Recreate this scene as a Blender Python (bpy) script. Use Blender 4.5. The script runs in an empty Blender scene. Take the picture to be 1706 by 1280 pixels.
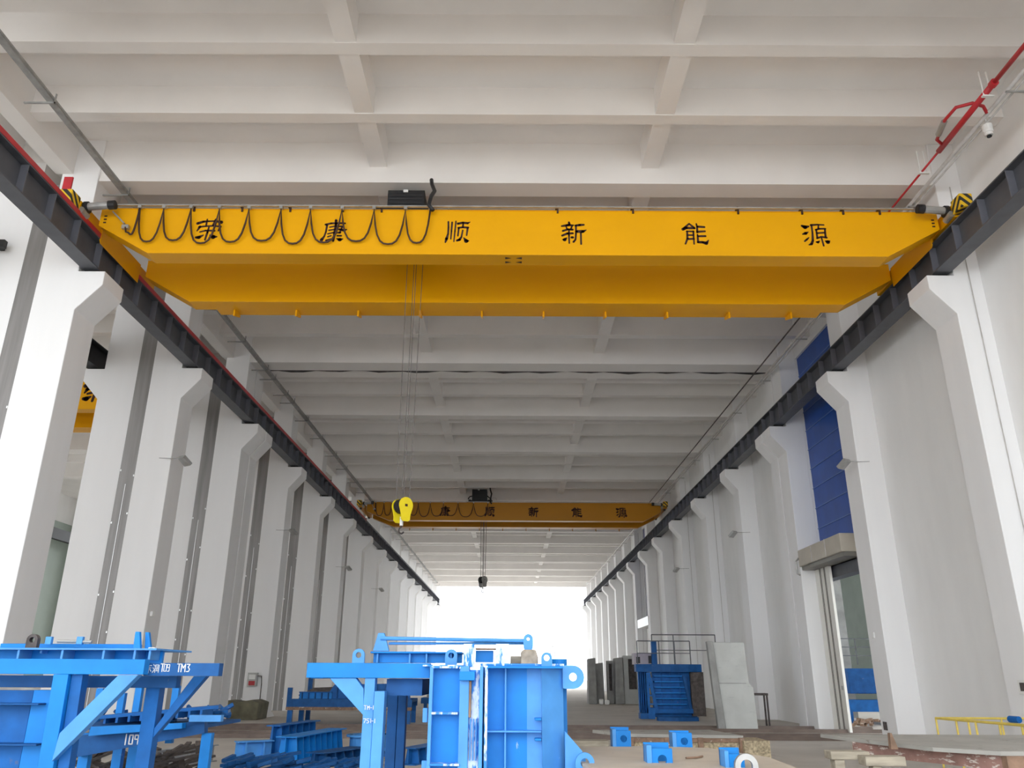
import bpy, math, random
from mathutils import Vector, Matrix
random.seed(7)
S = bpy.context.scene
COL = S.collection

# ------------------------------------------------------------------ camera
F_PX, PITCH, ROLL = 1320.6, 0.3514, 0.0049
cam_d = bpy.data.cameras.new('camera')
cam_d.sensor_fit = 'HORIZONTAL'
cam_d.sensor_width = 36.0
cam_d.lens = F_PX / 1706 * 36.0
cam_d.clip_end = 1000
cam = bpy.data.objects.new('camera', cam_d)
COL.objects.link(cam)
cam.matrix_world = (Matrix.Translation((0, 0, 1.6)) @ Matrix.Rotation(math.pi / 2 + PITCH, 4, 'X')
                    @ Matrix.Rotation(ROLL, 4, 'Z'))
S.camera = cam

# ------------------------------------------------------------------ sky and exposure
S.view_settings.view_transform = 'Standard'
S.view_settings.look = 'None'
S.view_settings.gamma = 1.0
S.view_settings.use_curve_mapping = False
S.view_settings.exposure = 1.36
W = bpy.data.worlds.new('overcast_sky')
S.world = W
W.use_nodes = True
bg = W.node_tree.nodes['Background']
bg.inputs['Color'].default_value = (0.91, 0.955, 1.0, 1)
bg.inputs['Strength'].default_value = 2.0
try:
    S.cycles.max_bounces = 14
    S.cycles.diffuse_bounces = 10
    S.cycles.use_denoising = True
except Exception:
    pass
sun_d = bpy.data.lights.new('hazy_sun', 'SUN')
sun_d.energy = 0.6
sun_d.angle = math.radians(20)
sun_d.color = (1.0, 0.97, 0.93)
sun = bpy.data.objects.new('hazy_sun', sun_d)
COL.objects.link(sun)
sun.rotation_euler = (math.radians(28), math.radians(-6), 0)


# ------------------------------------------------------------------ materials
def mat(name, col, rough=0.6, metal=0.0, var=0.08, scale=2.0, stretch=(1, 1, 1), wear=None, wear_amt=0.62,
        wear_scale=6.0, wear_stretch=(1, 1, 1), bump=0.0, bump_scale=30.0, spec=0.5):
    m = bpy.data.materials.new(name)
    m.use_nodes = True
    nt = m.node_tree
    N, L = nt.nodes, nt.links
    b = N['Principled BSDF']
    b.inputs['Roughness'].default_value = rough
    b.inputs['Metallic'].default_value = metal
    b.inputs['Specular IOR Level'].default_value = spec
    tc = N.new('ShaderNodeTexCoord')
    mp = N.new('ShaderNodeMapping')
    mp.inputs['Scale'].default_value = stretch
    L.new(tc.outputs['Object'], mp.inputs['Vector'])
    nz = N.new('ShaderNodeTexNoise')
    nz.inputs['Scale'].default_value = scale
    nz.inputs['Detail'].default_value = 5
    L.new(mp.outputs['Vector'], nz.inputs['Vector'])
    mr = N.new('ShaderNodeMapRange')
    mr.inputs['From Min'].default_value = 0.3
    mr.inputs['From Max'].default_value = 0.7
    mr.inputs['To Min'].default_value = 1 - var
    mr.inputs['To Max'].default_value = 1 + var
    L.new(nz.outputs['Fac'], mr.inputs['Value'])
    mx = N.new('ShaderNodeVectorMath')
    mx.operation = 'SCALE'
    mx.inputs[0].default_value = col[:3]
    L.new(mr.outputs['Result'], mx.inputs['Scale'])
    out = mx.outputs['Vector']
    if wear:
        mp2 = N.new('ShaderNodeMapping')
        mp2.inputs['Scale'].default_value = wear_stretch
        L.new(tc.outputs['Object'], mp2.inputs['Vector'])
        n2 = N.new('ShaderNodeTexNoise')
        n2.inputs['Scale'].default_value = wear_scale
        n2.inputs['Detail'].default_value = 8
        n2.inputs['Roughness'].default_value = 0.65
        L.new(mp2.outputs['Vector'], n2.inputs['Vector'])
        r2 = N.new('ShaderNodeMapRange')
        r2.inputs['From Min'].default_value = wear_amt
        r2.inputs['From Max'].default_value = wear_amt + 0.06
        L.new(n2.outputs['Fac'], r2.inputs['Value'])
        mm = N.new('ShaderNodeMix')
        mm.data_type = 'RGBA'
        L.new(r2.outputs['Result'], mm.inputs['Factor'])
        L.new(out, mm.inputs['A'])
        mm.inputs['B'].default_value = (*wear, 1)
        out = mm.outputs['Result']
    L.new(out, b.inputs['Base Color'])
    if bump:
        n3 = N.new('ShaderNodeTexNoise')
        n3.inputs['Scale'].default_value = bump_scale
        n3.inputs['Detail'].default_value = 4
        L.new(tc.outputs['Object'], n3.inputs['Vector'])
        bp = N.new('ShaderNodeBump')
        bp.inputs['Strength'].default_value = bump
        bp.inputs['Distance'].default_value = 0.02
        L.new(n3.outputs['Fac'], bp.inputs['Height'])
        L.new(bp.outputs['Normal'], b.inputs['Normal'])
    return m


def stripes(name, c1, c2, scale=4.0):
    m = bpy.data.materials.new(name)
    m.use_nodes = True
    N, L = m.node_tree.nodes, m.node_tree.links
    b = N['Principled BSDF']
    b.inputs['Roughness'].default_value = 0.5
    tc = N.new('ShaderNodeTexCoord')
    w = N.new('ShaderNodeTexWave')
    w.wave_type = 'BANDS'
    w.bands_direction = 'DIAGONAL'
    w.inputs['Scale'].default_value = scale
    L.new(tc.outputs['Object'], w.inputs['Vector'])
    r = N.new('ShaderNodeValToRGB')
    r.color_ramp.interpolation = 'CONSTANT'
    r.color_ramp.elements[0].color = (*c1, 1)
    r.color_ramp.elements[1].color = (*c2, 1)
    r.color_ramp.elements[1].position = 0.5
    L.new(w.outputs['Fac'], r.inputs['Fac'])
    L.new(r.outputs['Color'], b.inputs['Base Color'])
    return m


M = {}
M['white'] = mat('white_wall_paint', (0.85, 0.85, 0.845), 0.75, var=0.035, scale=1.2, stretch=(1, 1, .3),
                 bump=0.08, bump_scale=6)
M['column'] = mat('white_column_paint', (0.84, 0.84, 0.845), 0.7, var=0.022, scale=1.2, stretch=(1.5, 1.5, .2),
                  bump=0.08, bump_scale=5)
M['ceiling'] = mat('warm_white_ceiling_paint', (0.82, 0.80, 0.78), 0.85, var=0.03, scale=0.8, bump=0.05, bump_scale=4)
M['floor'] = mat('dusty_concrete_floor', (0.53, 0.495, 0.45), 0.85, var=0.10, scale=0.6,
                 wear=(0.40, 0.36, 0.32), wear_amt=0.6, wear_scale=0.5, bump=0.2, bump_scale=12)
M['apron'] = mat('concrete_apron', (0.38, 0.36, 0.33), 0.9, var=0.08, scale=0.3)
M['strip'] = mat('galvanised_joint_sheet', (0.24, 0.23, 0.225), 0.45, metal=0.35, var=0.22, scale=1.5,
                 stretch=(4, 4, .25), spec=0.5)
M['bolt'] = mat('bright_bolt_steel', (0.7, 0.7, 0.7), 0.35, metal=0.8)
M['girder'] = mat('dark_grey_paint', (0.085, 0.09, 0.105), 0.5, var=0.12, scale=3)
M['stiff'] = mat('slate_grey_paint', (0.13, 0.135, 0.16), 0.5, var=0.1, scale=3)
M['black'] = mat('black_rubber', (0.012, 0.012, 0.014), 0.5, var=0.2)
M['red'] = mat('red_enamel', (0.50, 0.025, 0.035), 0.4, var=0.12, scale=4)
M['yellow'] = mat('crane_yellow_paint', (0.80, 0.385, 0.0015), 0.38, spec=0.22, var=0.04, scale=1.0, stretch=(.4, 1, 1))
M['yellow_shaded'] = mat('shaded_crane_yellow_paint', (0.50, 0.215, 0.008), 0.35, spec=0.3, var=0.06, scale=1.0, stretch=(.4, 1, 1))  # crane yellow darkened: shade of the far hall put into the colour
M['hook_y'] = mat('bright_yellow_paint', (0.85, 0.68, 0.01), 0.4, var=0.05, scale=5)
M['ink'] = mat('dark_lettering_paint', (0.035, 0.006, 0.004), 0.6, var=0.1)
M['cable'] = mat('brown_black_cable', (0.05, 0.02, 0.012), 0.5, var=0.1)
M['rope'] = mat('steel_wire_rope', (0.13, 0.115, 0.11), 0.5, metal=0.5, var=0.2, scale=40)
M['steel'] = mat('grey_zinc_steel', (0.42, 0.42, 0.41), 0.4, metal=0.6, var=0.15, scale=5)
M['pipe'] = mat('grey_painted_pipe', (0.50, 0.48, 0.46), 0.5, var=0.12, scale=6)
M['tray'] = mat('zinc_cable_tray', (0.33, 0.33, 0.32), 0.45, metal=0.4, var=0.18, scale=6)
M['hazard'] = stripes('hazard_stripe_paint', (0.02, 0.02, 0.02), (0.8, 0.5, 0.01), 3.0)
M['blue'] = mat('sky_blue_paint', (0.004, 0.205, 0.62), 0.5, spec=0.3, var=0.14, scale=3, wear=(0.62, 0.72, 0.82),
                wear_amt=0.70, wear_scale=9, wear_stretch=(1, 1, .35))
M['blue_light'] = mat('pale_blue_paint', (0.075, 0.295, 0.68), 0.5, spec=0.35, var=0.12, scale=4, wear=(0.65, 0.75, 0.85),
                      wear_amt=0.68, wear_scale=8)
M['blue_dark'] = mat('dusty_shaded_blue_paint', (0.010, 0.085, 0.27), 0.6, spec=0.25, var=0.2, scale=5, wear=(0.18, 0.2, 0.24),  # dusty blue, with the shade of shaded parts mixed into its colour
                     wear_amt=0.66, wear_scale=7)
M['blue_mid'] = mat('shaded_blue_paint', (0.007, 0.11, 0.37), 0.55, spec=0.25, var=0.2, scale=5, wear=(0.1, 0.12, 0.18),  # mould blue darkened, so shaded parts carry their shade in the colour
                    wear_amt=0.66, wear_scale=7)
M['scuff'] = mat('worn_white_paint', (0.62, 0.72, 0.82), 0.6, var=0.15, scale=12, wear=(0.02, 0.22, 0.68),
                 wear_amt=0.45, wear_scale=14, wear_stretch=(1, 1, .3))
M['rust'] = mat('rusty_steel', (0.24, 0.15, 0.10), 0.75, var=0.3, scale=8, wear=(0.55, 0.5, 0.44), wear_amt=0.6,
                wear_scale=10)
M['redrust'] = mat('peeling_red_paint', (0.30, 0.17, 0.14), 0.7, var=0.25, scale=7, wear=(0.62, 0.56, 0.50),
                   wear_amt=0.56, wear_scale=9, wear_stretch=(1, 1, 3))
M['plate'] = mat('worn_grey_steel_plate', (0.36, 0.35, 0.32), 0.6, var=0.15, scale=1.5, wear=(0.24, 0.22, 0.19),
                 wear_amt=0.6, wear_scale=3)
M['beige'] = mat('dusty_beige_plate', (0.50, 0.43, 0.35), 0.8, var=0.08, scale=3, wear=(0.3, 0.25, 0.2),
                 wear_amt=0.68, wear_scale=6)
M['grime'] = mat('grimy_stone', (0.33, 0.28, 0.22), 0.85, var=0.35, scale=14)
M['wood'] = mat('weathered_timber', (0.36, 0.32, 0.25), 0.85, var=0.25, scale=3, stretch=(1, 6, 6))
M['concrete'] = mat('grey_precast_concrete', (0.30, 0.30, 0.29), 0.85, var=0.18, scale=2.5, bump=0.15)
M['concrete_l'] = mat('pale_precast_concrete', (0.50, 0.51, 0.49), 0.8, var=0.07, scale=2.5, bump=0.15,
                      wear=(0.40, 0.41, 0.40), wear_amt=0.62, wear_scale=3, wear_stretch=(1, 1, 5))
M['pebble'] = mat('pebbled_aggregate', (0.40, 0.33, 0.22), 0.9, var=0.5, scale=22, bump=0.6, bump_scale=40)
M['bluepanel'] = mat('deep_blue_cladding', (0.012, 0.075, 0.36), 0.4, var=0.14, scale=1.5)
M['bluepanel2'] = mat('muted_blue_cladding', (0.14, 0.15, 0.28), 0.5, var=0.1, scale=1.5)
M['seam'] = mat('pale_blue_seam', (0.12, 0.2, 0.46), 0.5, var=0.1)
M['housing'] = mat('beige_sheet_housing', (0.46, 0.42, 0.35), 0.5, var=0.08, scale=2)
M['doorw'] = mat('ivory_door_sheet', (0.80, 0.79, 0.74), 0.5, var=0.03, scale=2)
M['groove'] = mat('grey_door_track', (0.22, 0.21, 0.19), 0.5, metal=0.4, var=0.1)
M['greenwall'] = mat('pale_green_panel', (0.42, 0.50, 0.45), 0.6, var=0.06, scale=1.0)
M['darkgap'] = mat('dark_joint_filler', (0.05, 0.045, 0.045), 0.7, var=0.5, scale=6, wear=(0.25, 0.24, 0.23),
                   wear_amt=0.58, wear_scale=3, wear_stretch=(.4, 1, 1))
M['plastic'] = mat('white_plastic', (0.78, 0.78, 0.76), 0.4, var=0.03)
M['olive'] = mat('olive_tarp', (0.16, 0.15, 0.10), 0.85, var=0.3, scale=3, bump=0.4)
M['yrail'] = mat('yellow_rail_paint', (0.68, 0.52, 0.10), 0.5, var=0.12, scale=6)
M['railsteel'] = mat('floor_rail_steel', (0.17, 0.13, 0.11), 0.6, metal=0.3, var=0.2, scale=3)
M['mauve'] = mat('dusty_mauve_sheet', (0.36, 0.33, 0.38), 0.6, var=0.08)
M['lamp'] = mat('frosted_lamp_face', (0.85, 0.85, 0.83), 0.3)
M['scrap'] = mat('rusty_scrap_steel', (0.10, 0.085, 0.08), 0.7, metal=0.3, var=0.4, scale=9)


# ------------------------------------------------------------------ mesh helpers
class MB:
    def __init__(s):
        s.v, s.f = [], []

    def hexa(s, c):
        b = len(s.v)
        s.v += [tuple(p) for p in c]
        for q in ((0, 3, 2, 1), (4, 5, 6, 7), (0, 1, 5, 4), (1, 2, 6, 5), (2, 3, 7, 6), (3, 0, 4, 7)):
            s.f.append(tuple(b + i for i in q))
        return s

    def box(s, x0, x1, y0, y1, z0, z1):
        x0, x1 = min(x0, x1), max(x0, x1)
        y0, y1 = min(y0, y1), max(y0, y1)
        z0, z1 = min(z0, z1), max(z0, z1)
        return s.hexa([(x0, y0, z0), (x1, y0, z0), (x1, y1, z0), (x0, y1, z0),
                       (x0, y0, z1), (x1, y0, z1), (x1, y1, z1), (x0, y1, z1)])

    def bar(s, a, b, w, h, up=(0, 0, 1)):
        a, b, up = Vector(a), Vector(b), Vector(up)
        d = (b - a).normalized()
        if abs(d.dot(up)) > .99:
            up = Vector((0, 1, 0))
        sd = d.cross(up).normalized() * (w / 2)
        u = sd.cross(d).normalized() * (h / 2)
        return s.hexa([a - sd - u, a + sd - u, b + sd - u, b - sd - u, a - sd + u, a + sd + u, b + sd + u, b - sd + u])

    def prism(s, pts, axis, a0, a1):
        """pts = 2D outline; axis 'Y': pts are (x,z); 'X': (y,z); 'Z': (x,y)"""
        def mk(p, a):
            return {'Y': (p[0], a, p[1]), 'X': (a, p[0], p[1]), 'Z': (p[0], p[1], a)}[axis]
        area = sum(pts[i][0] * pts[(i + 1) % len(pts)][1] - pts[(i + 1) % len(pts)][0] * pts[i][1]
                   for i in range(len(pts)))
        if area < 0:
            pts = pts[::-1]
        n, b = len(pts), len(s.v)
        s.v += [mk(p, a0) for p in pts] + [mk(p, a1) for p in pts]
        flip = axis == 'Y'
        c0, c1 = tuple(range(b + n - 1, b - 1, -1)), tuple(range(b + n, b + 2 * n))
        sides = [(b + i, b + (i + 1) % n, b + n + (i + 1) % n, b + n + i) for i in range(n)]
        fs = [c0, c1] + sides
        if flip:
            fs = [tuple(reversed(q)) for q in fs]
        if a1 < a0:
            fs = [tuple(reversed(q)) for q in fs]
        s.f += fs
        return s

    def tube(s, path, r, n=8, cap=True):
        path = [Vector(p) for p in path]
        b0 = len(s.v)
        prev = None
        for i, p in enumerate(path):
            t = (path[min(i + 1, len(path) - 1)] - path[max(i - 1, 0)]).normalized()
            ref = prev if prev is not None else (Vector((0, 0, 1)) if abs(t.z) < .9 else Vector((1, 0, 0)))
            sd = (ref - t * ref.dot(t)).normalized()
            prev = sd
            u = t.cross(sd)
            for k in range(n):
                a = 2 * math.pi * k / n
                s.v.append(tuple(p + (sd * math.cos(a) + u * math.sin(a)) * r))
        for i in range(len(path) - 1):
            for k in range(n):
                a, c = b0 + i * n + k, b0 + i * n + (k + 1) % n
                s.f.append((a, c, c + n, a + n))
        if cap:
            s.f.append(tuple(b0 + k for k in range(n - 1, -1, -1)))
            e = b0 + (len(path) - 1) * n
            s.f.append(tuple(e + k for k in range(n)))
        return s

    def lug(s, cx, cz, r, hole, y0, y1, foot=0.0, n=20, tail=0.0, square=False):
        """upright eye plate in the XZ plane with a real hole; round top and a straight foot of that height below centre"""
        outer, inner = [], []
        for k in range(n):
            a = 2 * math.pi * k / n
            dx, dz = math.cos(a), math.sin(a)
            if square:
                m_ = max(abs(dx), abs(dz)) / r
                outer.append((cx + dx / m_, cz + dz / m_))
            elif tail > 0 and dx < 1e-6:
                m_ = max(abs(dx) / tail, abs(dz) / r)
                outer.append((cx + dx / m_, cz + dz / m_))
            elif dz < 0 and foot > 0:
                m_ = max(abs(dx) / r, abs(dz) / foot)
                outer.append((cx + dx / m_, cz + dz / m_))
            else:
                outer.append((cx + dx * r, cz + dz * r))
            inner.append((cx + dx * hole, cz + dz * hole))
        b = len(s.v)
        for (yy) in (y0, y1):
            s.v += [(p[0], yy, p[1]) for p in outer]
            s.v += [(p[0], yy, p[1]) for p in inner]
        for k in range(n):
            j = (k + 1) % n
            s.f.append((b + k, b + j, b + n + j, b + n + k))
            s.f.append((b + 2 * n + k, b + 3 * n + k, b + 3 * n + j, b + 2 * n + j))
            s.f.append((b + k, b + 2 * n + k, b + 2 * n + j, b + j))
            s.f.append((b + n + k, b + n + j, b + 3 * n + j, b + 3 * n + k))
        return s

    def mesh(s, name, material=None, smooth=False, bevel=0):
        me = bpy.data.meshes.new(name)
        me.from_pydata(s.v, [], s.f)
        me.update()
        if material:
            me.materials.append(material)
        if smooth:
            for p in me.polygons:
                p.use_smooth = True
        return me

    def build(s, name, material, parent=None, smooth=False, bevel=0.0):
        o = bpy.data.objects.new(name, s.mesh(name, material, smooth))
        COL.objects.link(o)
        if parent:
            o.parent = parent
            o.matrix_parent_inverse = Matrix.Translation(-Vector(parent_loc(parent)))
        if bevel:
            b = o.modifiers.new('bevel', 'BEVEL')
            b.width = bevel
            b.segments = 2
            b.limit_method = 'ANGLE'
        return o


def parent_loc(p):
    v = Vector((0, 0, 0))
    while p is not None:
        v += Vector(p.location)
        p = p.parent if p.parent and False else None
    return v


def thing(name, label, cat, loc=(0, 0, 0), group=None):
    o = bpy.data.objects.new(name, None)
    o.empty_display_size = 0.2
    COL.objects.link(o)
    o.location = loc
    o['label'] = label
    o['category'] = cat
    if group:
        o['group'] = group
    return o


def tag(o, label, cat, group=None):
    o['label'] = label
    o['category'] = cat
    if group:
        o['group'] = group
    return o


def struct(name, mb, m):
    o = mb.build(name, m)
    o['kind'] = 'structure'
    return o


def copy_part(src, parent, delta=(0, 0, 0)):
    c = src.copy()
    COL.objects.link(c)
    c.parent = parent
    c.matrix_parent_inverse = src.matrix_parent_inverse.copy()
    c.location = Vector(src.location) + Vector(delta)
    return c


def unproj(px, py, Y):
    """point of the place seen at that pixel, at depth Y: used only to read sizes off the photograph"""
    a, b = (px - 853) / F_PX, (640 - py) / F_PX
    c, s = math.cos(ROLL), math.sin(ROLL)
    a, b = a * c - b * s, a * s + b * c
    dy = math.cos(PITCH) - math.sin(PITCH) * b
    dz = math.sin(PITCH) + math.cos(PITCH) * b
    t = Y / dy
    return a * t, 1.6 + dz * t


def X(px, Y, py=1150):
    return unproj(px, py, Y)[0]


def Z(py, Y, px=853):
    return unproj(px, py, Y)[1]


def pbox(mb, px0, py0, px1, py1, Y0, Y1):
    pm = (py0 + py1) / 2
    return mb.box(X(px0, Y0, pm), X(px1, Y0, pm), Y0, Y1, Z(py1, Y0, (px0 + px1) / 2), Z(py0, Y0, (px0 + px1) / 2))


ORD = ['first', 'second', 'third', 'fourth', 'fifth', 'sixth', 'seventh', 'eighth', 'ninth', 'tenth', 'eleventh',
       'twelfth', 'thirteenth', 'fourteenth', 'fifteenth', 'sixteenth', 'seventeenth', 'eighteenth', 'nineteenth']

# ------------------------------------------------------------------ large structure
Y_END = 106.1
FRAMES = [9.6, 15.6, 21.5, 26.95, 27.95] + [33.2 + 6.0 * i for i in range(13)]
XL, XR = -9.5, 9.65
WALL_X = 10.35
Z_SLAB, Z_MAIN, Z_SEC = 13.4, 12.3, 12.7

ground = struct('ground', MB().box(-120, 120, -80, 260, -0.25, -0.02), M['apron'])
floor = struct('floor', MB().box(-32, 25, -10.0, Y_END + 1, -0.2, 0.0), M['floor'])

# hall ceiling with its beams as parts
ceiling = struct('ceiling', MB().box(-10.45, 10.8, -10, Y_END + .5, Z_SLAB, Z_SLAB + .3), M['ceiling'])
ceiling['label'] = 'white concrete ceiling over the crane hall'


def beam(x0, x1, y0, y1, z0, par, name='ceiling_beam'):
    MB().box(x0, x1, y0, y1, z0, Z_SLAB).build(name, M['ceiling'], par)


def roof_beams(x0, x1, par, frames, longs):
    for i, fy in enumerate(frames):
        w = 0.55 if fy != 26.95 else 0.8
        off = 0.05
        beam(x0, x1, fy + off, fy + off + w, Z_MAIN, par)
        if i + 1 < len(frames):
            ny = frames[i + 1]
            if ny - fy > 3:
                st = (ny - fy) / 3
                for k in (1, 2):
                    beam(x0 - (.6 if x0 > -20 else 0), x1 + (.6 if x1 > 0 else 0), fy + st * k + .15, fy + st * k + .45, Z_SEC, par)
                for lx in longs:
                    beam(lx - .2, lx + .2, fy + off + w, ny + off, Z_SEC + 0.02, par)


roof_beams(-9.6, 9.75, ceiling, FRAMES, (-3.15, 3.2))
# dark filler sheet hanging in the joint between the twin beams
joint = MB()
pts = []
n = 40
for i in range(n + 1):
    x = -9.3 + 18.9 * i / n
    pts.append((x, 12.33 + 0.035 * math.sin(i * 1.9) - 0.02 * math.sin(i * .7)))
for i in range(n):
    joint.hexa([(pts[i][0], 27.8, pts[i][1]), (pts[i + 1][0], 27.8, pts[i + 1][1]),
                (pts[i + 1][0], 27.98, pts[i + 1][1] - .01), (pts[i][0], 27.98, pts[i][1] - .01),
                (pts[i][0], 27.8, pts[i][1] + .05), (pts[i + 1][0], 27.8, pts[i + 1][1] + .05),
                (pts[i + 1][0], 27.98, pts[i + 1][1] + .04), (pts[i][0], 27.98, pts[i][1] + .04)])
jt = joint.build('joint_seal', M['darkgap'], ceiling)
jt['label'] = 'dark crumpled seal in the ceiling joint'

# right wall with the door bay left open
wall_right = MB()
for (y0, y1, z0, z1) in ((-10, 22.4, 0, Z_SLAB), (22.4, 26.95, 12.5, Z_SLAB), (26.95, 57.6, 0, Z_SLAB),
                         (57.6, 62.9, 12.4, Z_SLAB), (57.6, 62.9, 0, 5.0), (62.9, Y_END + .5, 0, Z_SLAB)):
    wall_right.box(WALL_X, WALL_X + .25, y0, y1, z0, z1)
struct('wall_right', wall_right, M['white'])
# beam above the corbels along the left side
for i in range(len(FRAMES) - 1):
    y0, y1 = FRAMES[i] + .9, FRAMES[i + 1]
    if y1 - y0 < 1:
        continue
    beam(-10.6, -10.2, y0, y1, 12.45, ceiling, 'edge_beam')
    if y0 < 50:
        beam(-11.9, -11.5, y0, y1, 12.45, ceiling, 'edge_beam')

# neighbouring bays seen through the gaps
ceiling_left = struct('ceiling', MB().box(-32, -10.45, -10, 45, Z_SLAB, Z_SLAB + .3)
                      
                      .box(-32, -10.45, 45, 64, Z_SLAB, Z_SLAB + .3)
                      .box(-32, -27, 64, Y_END + .5, Z_SLAB, Z_SLAB + .3)  # unseen roof opening added between these strips to brighten the hall
                      .box(-16, -10.45, 64, Y_END + .5, Z_SLAB, Z_SLAB + .3), M['ceiling'])
roof_beams(-31.5, -11.9, ceiling_left, FRAMES[2:8], ())
wall_left = MB()
wall_left.box(-32, -31.6, -10, Y_END + .5, 0, 1.2)
wall_left.box(-32, -31.6, -10, Y_END + .5, 11.5, Z_SLAB)
wall_left.box(-32, -31.6, -10, 33, 1.2, 11.5)  # beyond this stretch, unseen openings are added to let in side light
for fy in FRAMES[1:]:
    wall_left.box(-31.6, -30.9, fy, fy + .9, 0, Z_SLAB)
struct('wall_left', wall_left, M['white'])
struct('wall_left', MB().box(-31.95, -31.65, 44, 70, 1.2, 11.5), M['greenwall'])
ceiling_right = struct('ceiling', MB().box(10.8, 25, -10, Y_END + .5, Z_SLAB, Z_SLAB + .3), M['ceiling'])
wall_far = MB().box(24.6, 25, 14, 29, 0, Z_SLAB)
wall_far.box(24.6, 25, 40, 106, 0, Z_SLAB)
struct('wall_right', wall_far, M['greenwall'])

# ------------------------------------------------------------------ columns
ZC = dict(bot=9.0, tipb=9.6, top=9.93)


def column_profile(xf, s, depth, tip, xu):
    """outline in XZ; s=+1 corbel points to +X"""
    return [(xf - s * depth, 0), (xf, 0), (xf, ZC['bot']), (tip, ZC['tipb']), (tip, ZC['top']), (xu, ZC['top']),
            (xu, Z_MAIN if abs(xu) < 10.5 else Z_SLAB), (xf - s * depth, Z_SLAB if abs(xu) > 10.5 else Z_MAIN)]


ORD[0] = 'nearest'
for i, fy in enumerate(FRAMES[1:]):
    w = 0.9 if fy not in (26.95, 27.95) else 0.92
    if fy in (27.95,):
        w = 0.8
    tone = 'near its twin' if fy in (26.95, 27.95) else ''
    lab = 'white concrete corbel column, %s from the camera in the left row' % ORD[i]
    c = thing('concrete_column', lab, 'column', (XL - .5, fy + .45, 0), 'columns of the left row')
    p = column_profile(XL, 1, .95, -9.0, -9.6)
    p[-2] = (-9.6, Z_SLAB)
    p[-1] = (-10.45, Z_SLAB)
    MB().prism(p, 'Y', fy, fy + w).build('column_shaft', M['column'], c, bevel=.015)
    st = MB().box(-10.9, -10.45, fy + .06, fy + .1, 0, 12.2).build('joint_cover', M['strip'], c)
    if fy < 50:
        # seam ridge and small bolts of the cover strip
        rg = MB().box(-10.685, -10.675, fy + .05, fy + .06, 0, 6.5).build('cover_seam', M['bolt'], st)
        bt = MB()
        for k in range(5):
            for xx in (-10.87, -10.49):
                z = .8 + k * 1.5 + random.uniform(-.4, .4)
                bt.box(xx - .014, xx + .014, fy + .04, fy + .06, z, z + .05)
        bt.build('bolt_row', M['bolt'], st)
    # flared plaster foot
    MB().prism([(XL - .9, 0), (XL + .12, 0), (XL + .02, .16), (XL - .9, .16)], 'Y', fy - .04, fy + w + .04) \
        .build('column_foot', M['column'], c)
    if i < 13:
        lab = 'white column with corbel towards the next bay, behind the %s left column' % ORD[i]
        c = thing('concrete_column', lab, 'column', (-11.4, fy + .45, 0), 'columns of the neighbouring bay')
        q = [(-10.9, 0), (-11.95, 0), (-11.95, 9.0), (-12.5, 9.6), (-12.5, 9.93), (-11.9, 9.93), (-11.9, Z_MAIN),
             (-10.9, Z_MAIN)]
        MB().prism(q, 'Y', fy + .1, fy + w).build('column_shaft', M['column'], c, bevel=.015)
for i, fy in enumerate(FRAMES[1:]):
    w = 0.92 if fy not in (27.95,) else 0.8
    lab = 'white concrete corbel column, %s from the camera against the right wall' % ORD[i]
    c = thing('concrete_column', lab, 'column', (XR + .3, fy + .45, 0), 'columns of the right row')
    p = [(WALL_X, 0), (XR, 0), (XR, ZC['bot']), (9.15, ZC['tipb']), (9.15, ZC['top']), (9.75, ZC['top']),
         (9.75, Z_SLAB), (WALL_X, Z_SLAB)]
    MB().prism(p, 'Y', fy, fy + w).build('column_shaft', M['column'], c, bevel=.015)
    if fy in (15.6, 27.95, 39.2, 45.2, 63.2):
        # conduit down the near face
        MB().tube([(XR + .42, fy - .02, 0), (XR + .42, fy - .02, 12.2)], .012, 6).build('conduit', M['pipe'], c)

# ------------------------------------------------------------------ crane runway beams
def runway(side, xi, lab, red, zt, xo=None):
    s = 1 if side == 'L' else -1      # inner side direction is +X for the left one
    zb = 10.0
    root = thing('crane_runway_beam', lab, 'crane rail', (xi, 9.3, zb), 'crane runway beams')
    a, b = xi, xi - s * .36
    wb = xi - s * .16
    g = MB()
    g.box(a, b, 9.3, Y_END, zb, zb + .03)
    g.box(a, b, 9.3, Y_END, zt - .03, zt)
    g.box(wb, wb - s * .02, 9.3, Y_END, zb + .03, zt - .03)
    g.build('girder', M['girder'], root)
    r = MB().box(wb - s * .04, wb + s * .03, 9.3, Y_END, zt, zt + .09)
    r.build('rail', M['railsteel'], root)
    sm = MB().box(wb, a - s * .01, -.012, .012, zb + .03, zt - .03).build('stiffener', M['stiff'], root)
    sm.location.y = 9.8
    for k in range(1, 99):
        if 9.8 + k * .975 < Y_END:
            copy_part(sm, root, (0, k * .975, 0))
    for i, fy in enumerate(FRAMES):
        MB().box(a - s * .02, b + s * .02, fy + .1, fy + .8, 9.93, zb).build('bearing_plate', M['black'], root)
    if red:
        MB().box(xi - s * .05, xi + s * .01, 9.3, 50, zt, zt + .11).build('conductor_rail', M['red'], root) \
            ['label'] = 'red enclosed conductor rail'
        MB().box(xi - s * .05, xi + s * .01, 50, Y_END, zt, zt + .07).build('conductor_rail', M['girder'], root)
    return root


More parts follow.
